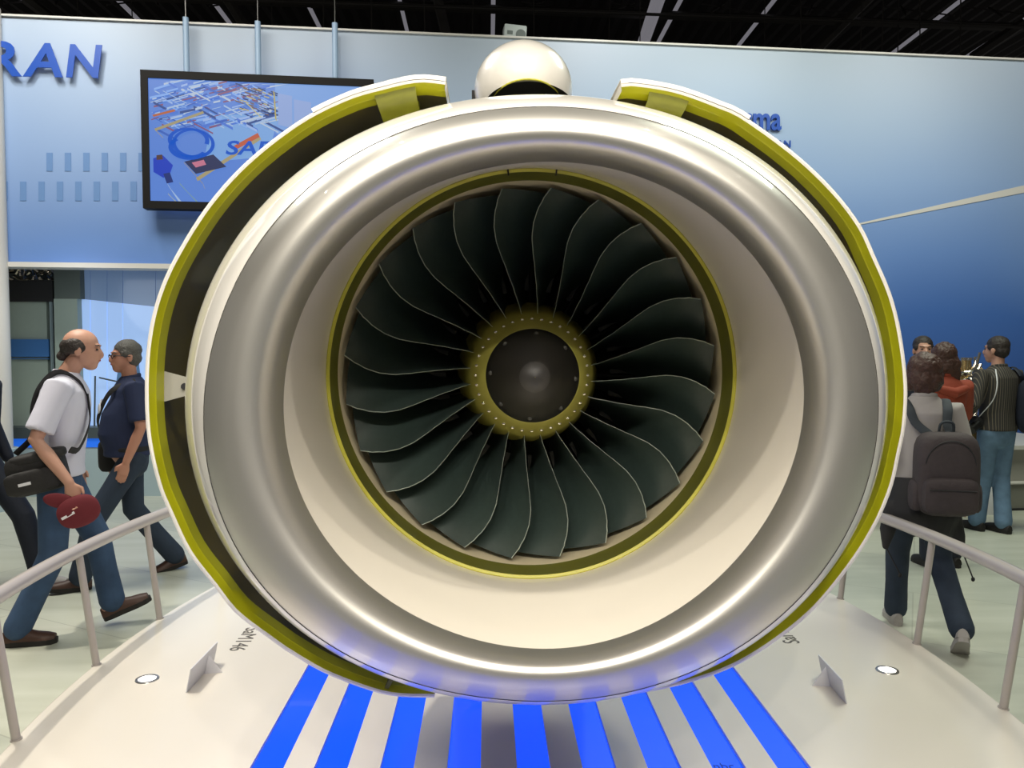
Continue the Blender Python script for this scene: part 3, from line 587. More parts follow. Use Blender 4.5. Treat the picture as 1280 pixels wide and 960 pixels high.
# cowls
CLp = [(557,101),(530,98),(507,100.5),(480,107),(435,120),(375,150),(310,200),(260,255),(219,320),(197,370),(185,422),(181,480),(184,545),(197,605),(212,642),(235,690),(267,732),(295,767),(340,801),(360,815),(407,842),(465,864),(500,871),(543,872)]
CRp = [(776,104),(795,103),(847,112),(900,131),(930,145),(992,190),(1040,235),(1075,280),(1094,320),(1115,370),(1127,420),(1134,480),(1132,530),(1126,562),(1115,610),(1095,657),(1065,705),(1020,760),(972,800),(920,832),(867,852),(810,865),(777,868)]
def cowl(pl, side, gap_fn, name_lb):
    Y0 = 2.30; c = spline([Vector((x, y, 0)) for x, y in pl], 90); c3 = [P(p.x, p.y, Y0) for p in c]; n = len(c3)
    nr_ = []
    for i in range(n):
        t = (c3[min(i+1, n-1)]-c3[max(i-1, 0)]); t.y = 0; t.normalize(); q = Vector((t.z, 0, -t.x))
        if q.dot(Vector((FC.x, 0, FC.z))-Vector((c3[i].x, 0, c3[i].z))) < 0: q = -q
        nr_.append(q)
    def row(off, Y, tw=1.0): return [Vector((FC.x+(p.x+q.x*off-FC.x)*tw, Y, FC.z+(p.z+q.z*off-FC.z)*tw)) for p, q in zip(c3, nr_)]
    door = obj('cowl_door', (lambda b: (surf(b, [row(.011, Y0+.0), row(.006, Y0-.003), row(0, Y0), row(0, Y0+.02), row(.0, Y0+.3, .99), row(0, Y0+.8, .95), row(0, Y0+1.15, .88)], False), b)[1])(bmesh.new()), 'white', eng, angle=.5)
    b = bmesh.new(); surf(b, [row(.010, Y0), row(.012, Y0+.005), row(.015, Y0+.03), row(.018, Y0+.035), row(.020, Y0+.085), row(.014, Y0+.095), row(.010, Y0+.10)], False); obj('landing_band', b, 'olive', door, angle=.5)
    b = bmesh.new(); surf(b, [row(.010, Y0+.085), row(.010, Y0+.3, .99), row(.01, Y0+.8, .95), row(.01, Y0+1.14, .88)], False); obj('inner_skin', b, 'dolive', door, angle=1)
    # end edges
    for i in (0, -1):
        b = bmesh.new(); rws = [[row(o_, Y, tw)[i] for Y, tw in ((Y0, 1), (Y0+.3, .99), (Y0+.8, .95), (Y0+1.15, .88))] for o_ in (0, .022)]; surf(b, rws, False); obj('end_edge', b, 'white' if i == 0 else 'olive', door)
    # stiffener frames inside
    for yy in (.42, .78):
        b = bmesh.new(); tw = 1-.07*yy; surf(b, [row(.01, Y0+yy, tw), row(.05, Y0+yy, tw), row(.05, Y0+yy+.03, tw), row(.01, Y0+yy+.03, tw)], False); obj('stiffener', b, 'ringolive', door)
    # hinge fitting at the top, hinge strip outside
    b = bmesh.new(); k1 = 3; k2 = 8
    rr = [[c3[i]+nr_[i]*o_+Vector((0, y, 0)) for i in range(k1, k2)] for o_, y in ((.012, .02), (.035, .03), (.05, .08), (.075, .14), (.012, .16))]
    surf(b, rr, False); obj('hinge_fitting', b, 'fitting', door, angle=1)
    b = bmesh.new(); rr = [[c3[i]-nr_[i]*o_+Vector((0, y, 0)) for i in range(0, 14)] for o_, y in ((-.002, -.004), (.010, -.004), (.011, .3), (-.002, .3))]; surf(b, rr, False); obj('hinge_strip', b, 'white', door, angle=.5)
    i = int(n*.79) if side < 0 else int(n*.9)
    b = bmesh.new(); 
    return door, c3, nr_, row
dl, cl3, cln, rowl = cowl(CLp, -1, None, '')
dr, cr3, crn, rowr = cowl(CRp, 1, None, '')
# small bracket near the bottom of the left cowl, triangular stay plate on its side
b = bmesh.new(); q = P(487, 852, 2.33); box(b, (-.006, -.02, -.03), (.006, .03, .02), Matrix.Translation(q) @ Matrix.Rotation(.5, 4, 'Y')); obj('bracket', b, 'ringolive', dl, smooth=False)
b = bmesh.new(); quadprism(b, [P(201, 463, 2.385), P(246, 475, 2.385), P(246, 491, 2.385), P(202, 503, 2.385)], (0, .006, 0)); pl_ = obj('stay_plate', b, 'steelp' if 'steelp' in M else 'counter', dl, smooth=False)
b = bmesh.new(); tube(b, [P(230.5, 483, 2.381), P(230.5, 483, 2.389)], .010, 14); obj('plate_hole', b, 'blackm', dl)
# engine body behind the inlet: fan case, core and exhaust
def lathe2(pr_, n=96):
    b_ = bmesh.new(); surf(b_, [[Vector((FC.x+r*math.cos(2*PI*i/n), y, FC.z+r*math.sin(2*PI*i/n))) for i in range(n)] for y, r in pr_]); return b_
obj('fan_case', lathe2([(2.36, .70), (2.38, .735), (2.5, .735), (2.52, .71), (2.9, .71), (2.92, .74), (3.0, .74), (3.02, .70), (3.3, .69), (3.3, .05)]), 'ringolive', eng, angle=.5)
obj('core_casing', lathe2([(3.3, .45), (3.7, .42), (4.2, .36), (4.5, .30), (4.5, .2)]), 'dark', eng, angle=.5)
obj('exhaust_cone', lathe2([(4.45, .22), (4.8, .12), (5.0, .02)]), 'steel', eng)
# pylon fairing dome above
q = P(654, 114, 2.90); R_ = .174
b = bmesh.new(); ell(b, q, (R_, .22, R_*.93), seg=64); c_ = bmesh.new(); MC = q+Vector((.012, -.19, -.112)); ell(c_, MC, (.150, .15, .085), seg=48)
dome = obj('pylon_fairing', boolean(b, c_), 'white', eng, angle=.8)
b = bmesh.new(); ell(b, MC, (.149, .149, .0845), seg=40); bmesh.ops.delete(b, geom=[v for v in b.verts if v.co.y < MC.y-.0], context='VERTS'); obj('mouth_dark_liner', b, 'blackm', dome)  # black lining stands in for the shade inside the opening
b = bmesh.new(); pts = []
for i in range(25):
    a = PI*i/24; x = .150*math.cos(a)*.98; z = .085*math.sin(a)*.98; p = Vector((.012+x, 0, -.112+z)); yy = 1-(p.x/R_)**2-(p.z/R_/.93)**2
    if yy > 0: pts.append(q+Vector((p.x, -.22*math.sqrt(yy), p.z)))
tube(b, pts, .003, 6); obj('mouth_edge', b, 'yedge', dome)
b = bmesh.new(); box(b, (FC.x-.11, 2.95, FC.z+.62), (FC.x+.11, 4.6, q.z+.05), bev=.03); obj('pylon', b, 'white', eng)
b = bmesh.new(); p = P(594, 118, 2.9); box(b, p-Vector((.012, .01, .02)), p+Vector((.006, .01, .012))); obj('latch', b, 'blackm', dome)
# support stand
b = bmesh.new(); box(b, (FC.x-.30, 3.55, PZ), (FC.x+.30, 4.15, FC.z-.55), bev=.03); obj('support_stand', b, 'plinth', eng)
b = bmesh.new(); box(b, (FC.x-.4, 3.1, FC.z-.72), (FC.x+.4, 3.3, FC.z-.6), bev=.01); box(b, (FC.x-.3, 3.2, FC.z-.74), (FC.x+.3, 3.7, FC.z-.62), bev=.01); obj('cradle', b, 'dark', eng)
# ------------------------------------------------------------------ right counter and exhibit
ct = empty('exhibit_counter', P(1240, 652, 7.9), 'low grey counter with a dark blue back panel along the right wall', 'counter')
def cpan(name, x0, x1, z0, z1, off0, off1, ma, bev=.004):
    bm = bmesh.new(); a, b_ = WP(x0, 434, off0), WP(x1, 434, off0); quadprism(bm, [Vector((a.x, a.y, z0)), Vector((b_.x, b_.y, z0)), Vector((b_.x, b_.y, z1)), Vector((a.x, a.y, z1))], -WN*(off0-off1)); return obj(name, bm, ma, ct, smooth=False)
cpan('base', 900, 1380, .0, .27, 1.50, .03, 'counterd'); cpan('front_panel', 900, 1176, .28, .62, 1.42, .05, 'counter'); cpan('front_panel', 1177, 1380, .28, .62, 1.42, .05, 'counter')
cpan('top', 900, 1380, .62, .66, 1.50, .02, 'wtrim'); cpan('kick_line', 900, 1380, 0, .02, 1.52, 1.4, 'blackm'); cpan('shelf_line', 900, 1380, .27, .285, 1.52, .1, 'wtrim')
ex = empty('engine_exhibit', WP(1205, 565, 1.0), 'golden polished engine part on the counter behind the striped-shirt man', 'exhibit')
rs = random.Random(9); q = WP(1205, 500, 1.0); q.z = .66
b = bmesh.new(); tube(b, [q+Vector((0, 0, 0)), q+Vector((0, 0, .12))], [.28, .22], 24); tube(b, [q+Vector((0, 0, .12)), q+Vector((0, 0, .5)), q+Vector((0, 0, .86))], [.07, .09, .06], 20); obj('casing', b, 'gold', ex)
for k in range(34):
    a = rs.uniform(0, 6.28); z0 = .1+rs.random()*.45; pts = [q+Vector(((.10+.09*rs.random())*math.cos(a+i*.5), (.10+.09*rs.random())*math.sin(a+i*.5), z0+i*.09*rs.uniform(.4, 1.2))) for i in range(5)]
    b = bmesh.new(); tube(b, spline(pts, 16), .014+rs.random()*.012, 8); obj('pipe', b, 'chrome' if k % 2 else 'gold', ex)
for k, z in enumerate((.16, .34, .52, .70, .86)):
    b = bmesh.new(); tube(b, [q+Vector((0, 0, z)), q+Vector((0, 0, z+.03))], .15-.02*k, 24); obj('flange', b, 'chrome', ex)
sw = empty('shopping_bag', P(1274, 622, 7.55), 'white plastic bag with a blue print standing against the counter at the far right', 'bag')
q = P(1273, 629, 7.25); q.z = .28
# bag stands on the floor in front of the counter
q = Vector((q.x+.05, WP(1276, 640, 1.66).y, 0)); b = bmesh.new()
tube(b, [q, q+Vector((0, 0, .1)), q+Vector((0, 0, .42)), q+Vector((0, 0, .5))], [(.15, .06), (.17, .08), (.16, .06), (.13, .02)], 20, side=(1, 0, 0)); obj('body', b, 'whitep', sw)
b = bmesh.new(); tube(b, [q+Vector((0, 0, .40)), q+Vector((0, 0, .47))], [(.163, .065), (.147, .05)], 20, side=(1, 0, 0)); obj('blue_print', b, 'inkb', sw)
b = bmesh.new(); tube(b, spline([q+Vector((-.06, 0, .48)), q+Vector((-.04, 0, .6)), q+Vector((.04, 0, .6)), q+Vector((.06, 0, .48))], 14), .006, 6); obj('handle', b, 'whitep', sw)
# ------------------------------------------------------------------ people
def V(*a): return Vector(a)
def person(origin, face, height, label, **k):
    """body built in a local frame: x right, y forward, z up; joints given in metres for a 1.75 m figure"""
    root = empty('person', (origin[0], origin[1], 0), label, 'person', k.get('group')); root.rotation_euler = (0, 0, face); s = height/1.75; root.scale = (s, s, s)
    J = dict(ls=V(-.185, 0, 1.42), rs=V(.185, 0, 1.42), le=V(-.235, -.03, 1.14), re=V(.235, -.03, 1.14), lw=V(-.24, .07, .90), rw=V(.24, .07, .90),
             lk=V(-.10, .03, .50), rk=V(.10, .03, .50), la=V(-.10, 0, .09), ra=V(.10, 0, .09), head=V(0, .03, 1.635), lf=V(0, 1, 0), rf=V(0, 1, 0), lean=0.0, lh=V(-.24, .10, .80), rh=V(.24, .10, .80))
    J.update(k.get('J', {})); fat = k.get('fat', 0); fem = k.get('fem', 0); lean = J['lean']
    hy, hp = k.get('hyaw', 0), k.get('hpitch', 0); HR = Euler((hp, 0, hy)).to_matrix()
    def ln(z): return lean*max(0, z-.95)
    tor = [(.88, .150, .105, 0), (.98, .155, .11+fat*.6, fat*.5), (1.08, .145, .108+fat, fat*.8), (1.20, .155, .115+fat*.7, fat*.5), (1.32, .17, .118, 0), (1.40, .16, .10, -.005), (1.45, .105, .075, -.005), (1.485, .062, .058, 0)]
    if fem and 'ls' not in k.get('J', {}): J['ls'] = V(-.160, 0, 1.41); J['rs'] = V(.160, 0, 1.41)
    if fem: tor = [(z, rx*(.88 if z > 1.0 else 1.0), ry*.92, o) for z, rx, ry, o in tor]
    def torso(bm, grow, z0, z1=1.5, n=24):
        pts = [(V(0, ln(z)+o, z), (rx+grow-.012*(z > 1.38), ry+grow-.010*(z > 1.38))) for z, rx, ry, o in tor if z0 <= z <= z1]
        rtube(bm, [p for p, r in pts], [r for p, r in pts], n, side=(1, 0, 0))
    def sh(p): return p+V(0, ln(p.z), 0)
    def H(p): return J['head']+V(0, ln(1.63), 0)+HR @ Vector(p)
    ls, rs_ = sh(J['ls']), sh(J['rs'])
    bm = bmesh.new(); torso(bm, -.004, 0)
    rtube(bm, [V(0, ln(1.44)-.005, 1.42), V(0, ln(1.5)+.005, 1.50), H((0, -.02, -.05))], [.06, .054, .05])
    ell(bm, H((0, -.012, .035)), (.075, .093, .083), HR); ell(bm, H((0, .022, -.02)), (.062, .070, .078), HR); ell(bm, H((0, .050, -.078)), (.034, .038, .032), HR); ell(bm, H((0, .06, -.055)), (.040, .032, .030), HR)
    rtube(bm, [H((0, .082, .022)), H((0, .103, -.012)), H((0, .100, -.024))], [.009, .012, .014], 10)
    ell(bm, H((0, .078, .034)), (.045, .016, .010), HR, seg=10); ell(bm, H((0, .086, -.049)), (.024, .013, .008), HR, seg=10)
    for s_ in (-1, 1): ell(bm, H((s_*.077, -.008, -.005)), (.010, .021, .032), HR, seg=10)
    for a, b_, c, hd, sg_ in ((ls, J['le'], J['lw'], J['lh'], -1), (rs_, J['re'], J['rw'], J['rh'], 1)):
        rtube(bm, [a, a.lerp(b_, .5), b_, b_.lerp(c, .35), c], [.040, .045, .037, .038, .026])
        d = (hd-c).normalized(); sd = d.cross(V(0, 0, 1)) if abs(d.z) < .8 else V(0, 1, 0); sd = (sd-d*sd.dot(d)).normalized(); nrm = d.cross(sd)
        if k.get('palm'): nrm = -nrm
        rtube(bm, [c, c+d*.05, c+d*.085], [(.024, .018), (.038, .016), (.038, .014)], 12, side=sd)
        for i, L in enumerate((.068, .078, .073, .056)):   # four fingers, curled
            o_ = (i-1.5)*.019; st = c+d*.08+sd*o_; cu = k.get('curl', .5)
            p1 = st+d*L*.45+nrm*cu*L*.12; p2 = p1+(d*(1-cu*.6)+nrm*cu*.8).normalized()*L*.35; p3 = p2+(d*(1-cu)+nrm*cu*1.2).normalized()*L*.28
            rtube(bm, [st-d*.02, st, p1, p2, p3], [.009, .0088, .0082, .0076, .0066], 8)
        st = c+d*.025+sd*.026; rtube(bm, [st, st+(d*.6+sd*.7).normalized()*.035, st+(d*.6+sd*.7).normalized()*.035+(d+nrm*.4).normalized()*.03], [.0115, .0105, .008], 8)
    for s_, kn, an, fd in ((-1, J['lk'], J['la'], J['lf']), (1, J['rk'], J['ra'], J['rf'])):
        hp_ = V(s_*.088, 0, .91); rtube(bm, [hp_, hp_.lerp(kn, .5), kn, kn.lerp(an, .35), an], [.080, .068, .050, .048, .034])
        f = Vector(fd).normalized(); rtube(bm, [an-f*.03-V(0, 0, .03), an+f*.09-V(0, 0, .05), an+f*.15-V(0, 0, .055)], [.033, .03, .024])
    body = obj('body', remesh(bm, .0068, 2), k.get('skin', 'skin'), root, world=False)
    body.data.name = 'body'
    # eyes, lips
    for s_ in (-1, 1):
        b = bmesh.new(); ell(b, H((s_*.030, .080, .012)), (.011, .007, .006), HR, seg=8); obj('eye', b, 'eye', root, world=False)
        b = bmesh.new(); rtube(b, [H((s_*.046, .074, .034)), H((s_*.030, .086, .037)), H((s_*.014, .088, .032))], .0035, 6); obj('eyebrow', b, k.get('hairm', 'hairb'), root, world=False)
    b = bmesh.new(); ell(b, H((0, .094, -.049)), (.019, .007, .005), HR, seg=10); obj('lips', b, 'lip', root, world=False)
    # hair
    b = bmesh.new()
    for c, r in k['hair']: ell(b, H(c), r, HR)
    if k['hair']:
        hm = remesh(b, .007, 2); am = k.get('hairamp', .004)
        for v in hm.vertices: n_ = noise.noise(v.co*28)+.5*noise.noise(v.co*70); v.co += v.normal*am*n_
        obj('hair', hm, k.get('hairm', 'hairb'), root, world=False)
    # trousers: waist, seat, legs in one mesh
    b = bmesh.new(); tz = [(.86, .158, .112), (.93, .168, .118), (1.0, .163, .114+fat*.8)]
    rtube(b, [V(0, ln(z)+fat*.4*(z > .95), z) for z, _, _ in tz], [(rx, ry) for _, rx, ry in tz], 24, side=(1, 0, 0)); lw = k.get('legw', .062)
    for s_, kn, an in ((-1, J['lk'], J['la']), (1, J['rk'], J['ra'])):
        hp_ = V(s_*.085, 0, .90); rtube(b, [hp_, hp_.lerp(kn, .5), kn, kn.lerp(an, .5), an+V(0, 0, .01)], [.094, .082, lw+.006, lw, lw+.004], 18)
    obj('trousers', remesh(b, .009, 3), k['trousers'], root, world=False)
    # upper garment
    b = bmesh.new(); z0 = k.get('hem', .98)
    pts = [(V(0, ln(z)+o, z), (rx+.014, ry+.016)) for z, rx, ry, o in tor if z >= z0 and z <= 1.46]
    p_ = pts[0]; pts = [(p_[0]-V(0, 0, .06), (p_[1][0]+.006, p_[1][1]+.004))]+pts
    tube(b, [p for p, r in pts]+[V(0, ln(1.5)-.004, 1.495)], [(r[0]+.010*(p.z > 1.38), r[1]+.010*(p.z > 1.38)) for p, r in pts]+[(.076, .070)], 28, side=(1, 0, 0))
    for a, e_, w_ in ((ls, J['le'], J['lw']), (rs_, J['re'], J['rw'])):
        inn = V(a.x*.6, a.y, a.z-.02)
        if k.get('sleeve', 'long') == 'short': rtube(b, [inn, a, a.lerp(e_, .5)], [.072, .076, .070], 16); tube(b, [a.lerp(e_, .45), a.lerp(e_, .84)], [.070, .073], 16)
        else: rtube(b, [inn, a, a.lerp(e_, .5), e_, e_.lerp(w_, .5), w_], [.070, .073, .062, .053, .047, .041], 16)
    obj(k.get('topname', 'shirt'), remesh(b, .009, 3), k['top'], root, world=False)
    b = bmesh.new(); pts = [V(.068*math.cos(a*PI/9), ln(1.5)+.064*math.sin(a*PI/9)-.004, 1.492+.012*math.sin(a*PI/9+PI)) for a in range(19)]; tube(b, pts, [(.016, .006)]*19, 8, side=(0, 0, 1)); obj('collar', b, k['top'], root, world=False)
    if k.get('belt'):
        b = bmesh.new(); ry = .122+fat*.55; pts = [V(.172*math.cos(a*PI/12), fat*.4+ln(.99)+ry*math.sin(a*PI/12), .975) for a in range(25)]; tube(b, pts, [(.018, .004)]*25, 8, side=(0, 0, 1)); obj('belt', b, 'blackm', root, world=False)
        b = bmesh.new(); box(b, (-.025, ry+fat*.4+ln(.99)-.004, .957), (.025, ry+fat*.4+ln(.99)+.008, .993), bev=.003); obj('buckle', b, 'steel', root, world=False)
    for an, fd in ((J['la'], J['lf']), (J['ra'], J['rf'])):
        f = Vector(fd).normalized(); sd = f.cross(V(0, 0, 1)).normalized(); upv = sd.cross(f)
        base = an-upv*.075
        b = bmesh.new()
        for p0_, w_, h_ in (((-.065), .034, .045),): pass
        secs = [(-.075, .028, .05), (-.05, .036, .065), (0, .038, .075), (.05, .040, .062), (.10, .046, .045), (.15, .046, .036), (.185, .030, .026)]
        rows = []
        for t, w_, h_ in secs:
            o_ = base+f*t+upv*.012; rows.append([o_+sd*(w_*math.cos(a*PI/8))+upv*(h_*max(0, math.sin(a*PI/8))) for a in range(16)])
        vr = surf(b, rows); b.faces.new(vr[0][::-1]); b.faces.new(vr[-1]); bmesh.ops.remove_doubles(b, verts=b.verts, dist=.0005)
        tube(b, [an-upv*.02, an+upv*.03], [.044, .046], 14)
        so = obj('shoe', b, k.get('shoe', 'brown'), root, world=False)
        b = bmesh.new(); rows = []
        for z_ in (-.014, .014):
            o_ = base+upv*z_; outl = [(-.08, .0), (-.07, .026), (-.03, .037), (.05, .042), (.12, .050), (.17, .042), (.195, .016), (.195, -.016), (.17, -.042), (.12, -.050), (.05, -.042), (-.03, -.037), (-.07, -.026)]
            rows.append([o_+f*t+sd*w_ for t, w_ in outl])
        vr = surf(b, rows); b.faces.new(vr[0]); b.faces.new(vr[-1][::-1]); obj('sole', b, k.get('solem', 'sole'), so, world=False, smooth=False)
    return root, J, H, ln
SHORT = [((0, -.020, .052), (.082, .096, .082)), ((0, -.045, .0), (.074, .068, .075)), ((-.055, .0, .03), (.03, .05, .035)), ((.055, .0, .03), (.03, .05, .035))]
def hold(name, root, lb, cat, group=None):
    """a carried thing stays top-level but shares the carrier's frame"""
    t = empty(name, root.location, lb, cat, group); t.rotation_euler = root.rotation_euler; t.scale = root.scale; return t
# man in white shirt, facing right
og = P(74, 600, 4.62); og = V(og.x, 4.62, 0)
r1, J1, H1, ln1 = person(og, -PI/2+.28, 1.77, 'balding man in white short-sleeved shirt and jeans walking right, holding a cap', top='wshirt', trousers='jeans', sleeve='short', topname='shirt', curl=.75, legw=.068,
    hair=[((0, -.070, .01), (.070, .045, .055)), ((-.062, -.03, .018), (.024, .060, .048)), ((.062, -.03, .018), (.024, .060, .048)), ((0, -.095, -.045), (.038, .030, .028))], hpitch=-.12,
    J=dict(ra=V(.10, -.20, .09), rk=V(.10, -.02, .49), la=V(-.10, .24, .14), lk=V(-.10, .17, .53), lf=V(-.1, 1, .38), rf=V(.05, 1, 0), lean=.10, re=V(.27, -.05, 1.15), rw=V(.30, .11, .92), rh=V(.30, .14, .80), le=V(-.22, -.03, 1.15), lw=V(-.20, .04, .93), lh=V(-.19, .07, .84), head=V(0, .065, 1.625)))
b = bmesh.new(); q = V(.19, -.06, .965); T1 = Matrix.Rotation(.22, 3, 'X')
sbag = hold('shoulder_bag', r1, 'black nylon shoulder bag hanging at the hip of the balding man', 'bag')
ell(b, q, (.075, .142, .108), T1, e=.35, seg=28); obj('body', b, 'nylon', sbag, world=False)
b = bmesh.new(); ell(b, q+V(.075, -.012, -.035), (.03, .128, .062), T1, e=.4, seg=24); obj('front_pocket', b, 'nylon', sbag, world=False)
b = bmesh.new(); ell(b, q+V(.0, .0, .085), (.078, .138, .032), T1, e=.5, seg=24); obj('flap', b, 'nylon', sbag, world=False)
b = bmesh.new(); box(b, (-.002, -.03, -.008), (.002, .03, .008), Matrix.Translation(q+V(.108, -.04, -.045)) @ T1.to_4x4()); obj('stitched_mark', b, 'whitep', sbag, world=False, smooth=False)
b = bmesh.new(); tube(b, spline([q+V(-.02, -.11, .10), V(.150, -.092, 1.16), V(.125, -.097, 1.29), V(.105, -.060, 1.42), V(.088, .025, 1.505), V(.078, .125, 1.45), V(.06, .168, 1.36)], 30), [(.019, .004)]*30, 8, side=(.6, -.2, .9)); obj('strap', b, 'nylon', sbag, world=False)
b = bmesh.new(); tube(b, spline([V(.06, .165, 1.38), V(.07, .175, 1.22), V(.13, .13, 1.08), q+V(.02, .16, .12)], 20), [(.019, .004)]*20, 8, side=(.6, .2, .9)); obj('strap', b, 'nylon', sbag, world=False)
cap_ = hold('baseball_cap', r1, 'maroon cap held in the hand of the balding man', 'cap')
b = bmesh.new(); q = V(.315, .155, .765); RC = Euler((.35, 0, .1)).to_matrix(); ell(b, q, (.03, .105, .085), RC, e=.85, seg=24)
obj('crown', b, 'maroon', cap_, world=False); b = bmesh.new(); ell(b, q+V(.0, -.085, .06), (.010, .085, .040), Euler((-.25, 0, 0)).to_matrix(), seg=20); obj('peak', b, 'maroon', cap_, world=False)
b = bmesh.new(); box(b, (-.002, -.035, -.007), (.002, .035, .007), Matrix.Translation(q+V(.030, -.045, -.015)) @ Matrix.Rotation(.5, 4, 'X')); obj('white_stitching', b, 'whitep', cap_, world=False, smooth=False)
# man in navy polo, facing left and a little towards us
og = P(166, 620, 5.75)
r2, J2, H2, ln2 = person((og.x, 5.75), PI/2+.55, 1.70, 'grey-haired man in glasses and dark blue shirt walking left behind the rail', top='navy', trousers='jeansd', sleeve='short', belt=1, fat=.055, skin='skin2', hairm='hairg', hair=SHORT, legw=.072,
    J=dict(ra=V(.12, -.30, .10), rk=V(.12, -.02, .50), rf=V(0, 1, -.25), la=V(-.10, .36, .09), lk=V(-.10, .26, .50), lf=V(0, 1, .1)), hyaw=.15)
gl = hold('eyeglasses', r2, 'dark-rimmed eyeglasses worn by the grey-haired man', 'glasses')
for s_ in (-1, 1):
    b = bmesh.new(); pts = [H2((s_*.034+.022*math.cos(a*PI/8), .096, .008+.013*math.sin(a*PI/8))) for a in range(17)]; tube(b, pts, .0028, 6); obj('rim', b, 'blackm', gl, world=False)
    b = bmesh.new(); tube(b, [H2((s_*.056, .094, .013)), H2((s_*.084, .06, .012)), H2((s_*.086, -.01, .008))], .003, 6); obj('temple', b, 'blackm', gl, world=False)
b = bmesh.new(); tube(b, [H2((-.012, .098, .012)), H2((.012, .098, .012))], .003, 6); obj('bridge', b, 'blackm', gl, world=False)
bg = hold('belt_pouch', r2, 'small black pouch on a diagonal strap worn by the grey-haired man', 'bag')
b = bmesh.new(); ell(b, V(.215, .11, .90), (.05, .09, .12), e=.4, seg=20); obj('body', b, 'nylon', bg, world=False)
b = bmesh.new(); tube(b, spline([V(-.11, -.02, 1.47), V(-.07, .13, 1.40), V(.02, .202, 1.24), V(.12, .20, 1.12), V(.20, .12, 1.0)], 24), [(.022, .004)]*24, 8, side=(.7, .3, .6)); obj('strap', b, 'nylon', bg, world=False)
bdg = hold('name_badge', r2, 'white paper badge on the chest of the grey-haired man', 'badge')
b = bmesh.new(); ell(b, V(.03, .204, 1.265), (.035, .006, .032), Euler((.1, .5, .1)).to_matrix(), e=.4, seg=12); ell(b, V(.095, .184, 1.31), (.014, .006, .022), Euler((.1, .5, -.2)).to_matrix(), e=.4, seg=12); obj('paper', b, 'whitep', bdg, world=False)
# dark figure at the left edge
og = P(-28, 620, 5.5)
r3, J3, H3, ln3 = person((og.x, 5.5), -PI/2, 1.72, 'person in a dark navy coat cut off by the left edge of the photo', top='navyp', topname='coat', trousers='navyp', hair=SHORT, hem=.88, shoe='greyshoe', legw=.07,
    J=dict(ra=V(.10, -.25, .12), rk=V(.10, 0, .5), la=V(-.1, .36, .09), lk=V(-.1, .25, .5)))
# ---- right side group
og = P(1150, 700, 4.40)
r4, J4, H4, ln4 = person((og.x, 4.40), -.25, 1.625, 'woman with brown bobbed hair seen from behind, in grey jumper and jeans, walking away', top='grey', topname='jumper', trousers='jeansd', fem=1, hairamp=.008, hairm='hairr', shoe='greyshoe', solem='greyshoe', legw=.066,
    hair=[((0, -.035, .03), (.098, .095, .095)), ((0, -.055, -.04), (.100, .080, .075)), ((-.07, -.02, -.045), (.038, .060, .070)), ((.07, -.02, -.045), (.038, .060, .070)), ((0, -.07, -.085), (.075, .045, .045))],
    J=dict(la=V(-.06, .30, .09), lk=V(-.08, .20, .50), ra=V(.16, -.26, .16), rk=V(.12, .05, .50), rf=V(.2, 1, -.75), lw=V(-.20, .16, .92)), hem=.98)
jk = hold('tied_jacket', r4, 'black jacket with dangling cords tied round the waist of the brown-haired woman', 'jacket')
b = bmesh.new(); tube(b, [V(0, 0, 1.0), V(0, -.01, .9), V(0, -.03, .78), V(-.02, -.04, .70)], [(.175, .135), (.195, .155), (.205, .165), (.19, .15)], 24, side=(1, 0, 0)); rtube(b, [V(-.17, -.05, .82), V(-.20, -.06, .68), V(-.21, -.06, .58)], [.055, .045, .02]); rtube(b, [V(.15, -.06, .82), V(.19, -.06, .66), V(.21, -.06, .60)], [.05, .04, .02])
obj('cloth', remesh(b, .009, 3), 'blackm', jk, world=False)
for x0, x1 in ((-.21, -.13), (.21, .27)):
    b = bmesh.new(); tube(b, [V(x0, -.07, .58), V(x1, -.08, .42)], .004, 6); ell(b, V(x1, -.08, .415), (.011, .011, .014), seg=8); obj('cord', b, 'blackm', jk, world=False)
bp = hold('backpack', r4, 'large brown-grey canvas backpack on the back of the brown-haired woman', 'backpack')
b = bmesh.new(); q = V(.065, -.23, 1.06); ell(b, q, (.165, .10, .24), e=.42, seg=32); obj('body', b, 'pack', bp, world=False)
b = bmesh.new(); ell(b, q+V(0, -.075, -.115), (.145, .065, .105), e=.4, seg=28); obj('front_pocket', b, 'pack', bp, world=False)
b = bmesh.new(); ell(b, q+V(-.155, .01, -.13), (.035, .07, .09), e=.6, seg=16); obj('side_pocket', b, 'pack', bp, world=False)
b = bmesh.new(); ell(b, q+V(.155, .01, -.13), (.03, .07, .09), e=.6, seg=16); obj('side_pocket', b, 'pack', bp, world=False)
b = bmesh.new(); pts = [q+V(.13*math.cos(a), -.085-.02*math.sin(a), .05+.15*math.sin(a)) for a in [PI*i/20 for i in range(21)]]; tube(b, pts, .004, 6); obj('zip', b, 'blackm', bp, world=False)
b = bmesh.new(); pts = [q+V(x, -.143, -.075) for x in (-.12, 0, .12)]; tube(b, pts, .004, 6); obj('zip', b, 'blackm', bp, world=False)
b = bmesh.new(); tube(b, spline([q+V(-.03, .05, .22), q+V(-.02, .03, .29), q+V(.04, .03, .29), q+V(.05, .05, .22)], 14), .008, 8); obj('grab_handle', b, 'strap', bp, world=False)
for s_ in (-1, 1):
    b = bmesh.new(); tube(b, spline([q+V(s_*.05, .06, .2), V(.01+s_*.085, -.135, 1.34), V(s_*.105, -.10, 1.43), V(s_*.115, .0, 1.475), V(s_*.12, .10, 1.40), V(s_*.12, .14, 1.25)], 24), [(.026, .006)]*24, 8, side=(1, 0, 0)); obj('shoulder_strap', b, 'strap', bp, world=False)
og = P(1149, 600, 7.0)
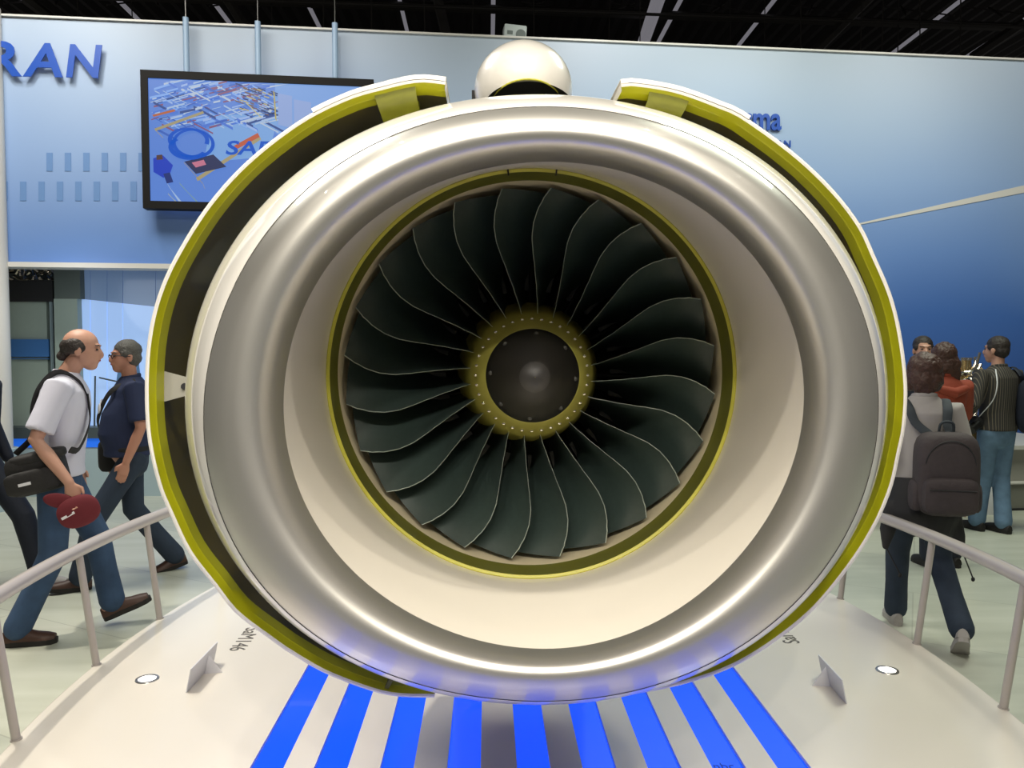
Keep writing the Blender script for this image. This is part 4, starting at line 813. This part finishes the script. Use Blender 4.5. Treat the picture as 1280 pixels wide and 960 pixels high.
r5, J5, H5, ln5 = person((og.x, 7.0), PI-.25, 1.745, 'dark-haired man facing the camera, only his face showing above the brown-haired woman', top='navyp', trousers='jeansd', hair=SHORT)
og = P(1178, 600, 5.9)
r6, J6, H6, ln6 = person((og.x, 5.9), .05, 1.69, 'long-haired woman in a red jacket standing behind the backpack wearer', top='red', topname='jacket', trousers='navyp', fem=1, hairamp=.008, hairm='hairr', shoe='sole', hem=.98, hyaw=-.3,
    hair=[((0, -.03, .035), (.092, .095, .090)), ((.02, -.06, -.05), (.092, .065, .085)), ((.05, -.05, -.12), (.065, .05, .085)), ((-.04, -.06, -.12), (.05, .045, .08))], J=dict(re=V(.26, .12, 1.18), rw=V(.20, .32, 1.30), rh=V(.18, .40, 1.38), rf=V(0, 1, 0)))
b = bmesh.new(); rtube(b, [V(-.10, -.10, 1.40), V(0, -.13, 1.37), V(.10, -.10, 1.40)], [.03, .04, .03]); obj('hood', b, 'red', r6, world=False)
og = P(1244, 600, 7.0)
r7, J7, H7, ln7 = person((og.x, 7.0), .22, 1.745, 'black-haired man in a dark pinstriped shirt and faded jeans seen from behind', top='striped', trousers='jeansl', hair=SHORT, shoe='sole', hyaw=.35, legw=.070, hem=.98,
    J=dict(la=V(-.09, .10, .09), ra=V(.05, -.05, .09), rk=V(.09, .03, .5), lk=V(-.06, .07, .5), le=V(-.30, -.05, 1.16), lw=V(-.22, .14, 1.02), lh=V(-.16, .2, 1.0)))
cm_ = hold('camera', r7, 'black camera hanging at the left hip of the pinstriped-shirt man', 'camera')
b = bmesh.new(); ell(b, V(-.19, .02, .99), (.06, .045, .045), Euler((0, .5, 0)).to_matrix(), e=.35, seg=20); obj('body', b, 'blackm', cm_, world=False)
b = bmesh.new(); tube(b, [V(-.21, .0, .98), V(-.30, -.02, .93)], .042, 18); obj('lens', b, 'black', cm_, world=False)
b = bmesh.new(); tube(b, spline([V(-.19, .02, 1.03), V(-.16, -.11, 1.2), V(-.14, -.13, 1.34), V(-.09, -.06, 1.47)], 16), [(.006, .003)]*16, 8, side=(1, 0, 0)); obj('strap', b, 'whitep', cm_, world=False)
b2 = hold('backpack', r7, 'dark navy backpack worn by the pinstriped-shirt man, cut by the right edge', 'backpack')
b = bmesh.new(); q = V(.235, -.17, 1.14); ell(b, q, (.15, .11, .25), e=.6, seg=28); obj('body', b, 'navyp', b2, world=False)
b = bmesh.new(); ell(b, q+V(-.01, -.08, -.09), (.11, .05, .11), e=.5, seg=20); obj('front_pocket', b, 'navyp', b2, world=False)
b = bmesh.new(); tube(b, spline([q+V(-.05, .08, .22), V(.14, -.10, 1.43), V(.145, .0, 1.485), V(.15, .12, 1.38)], 16), [(.025, .006)]*16, 8, side=(1, 0, 0)); obj('shoulder_strap', b, 'navyp', b2, world=False)
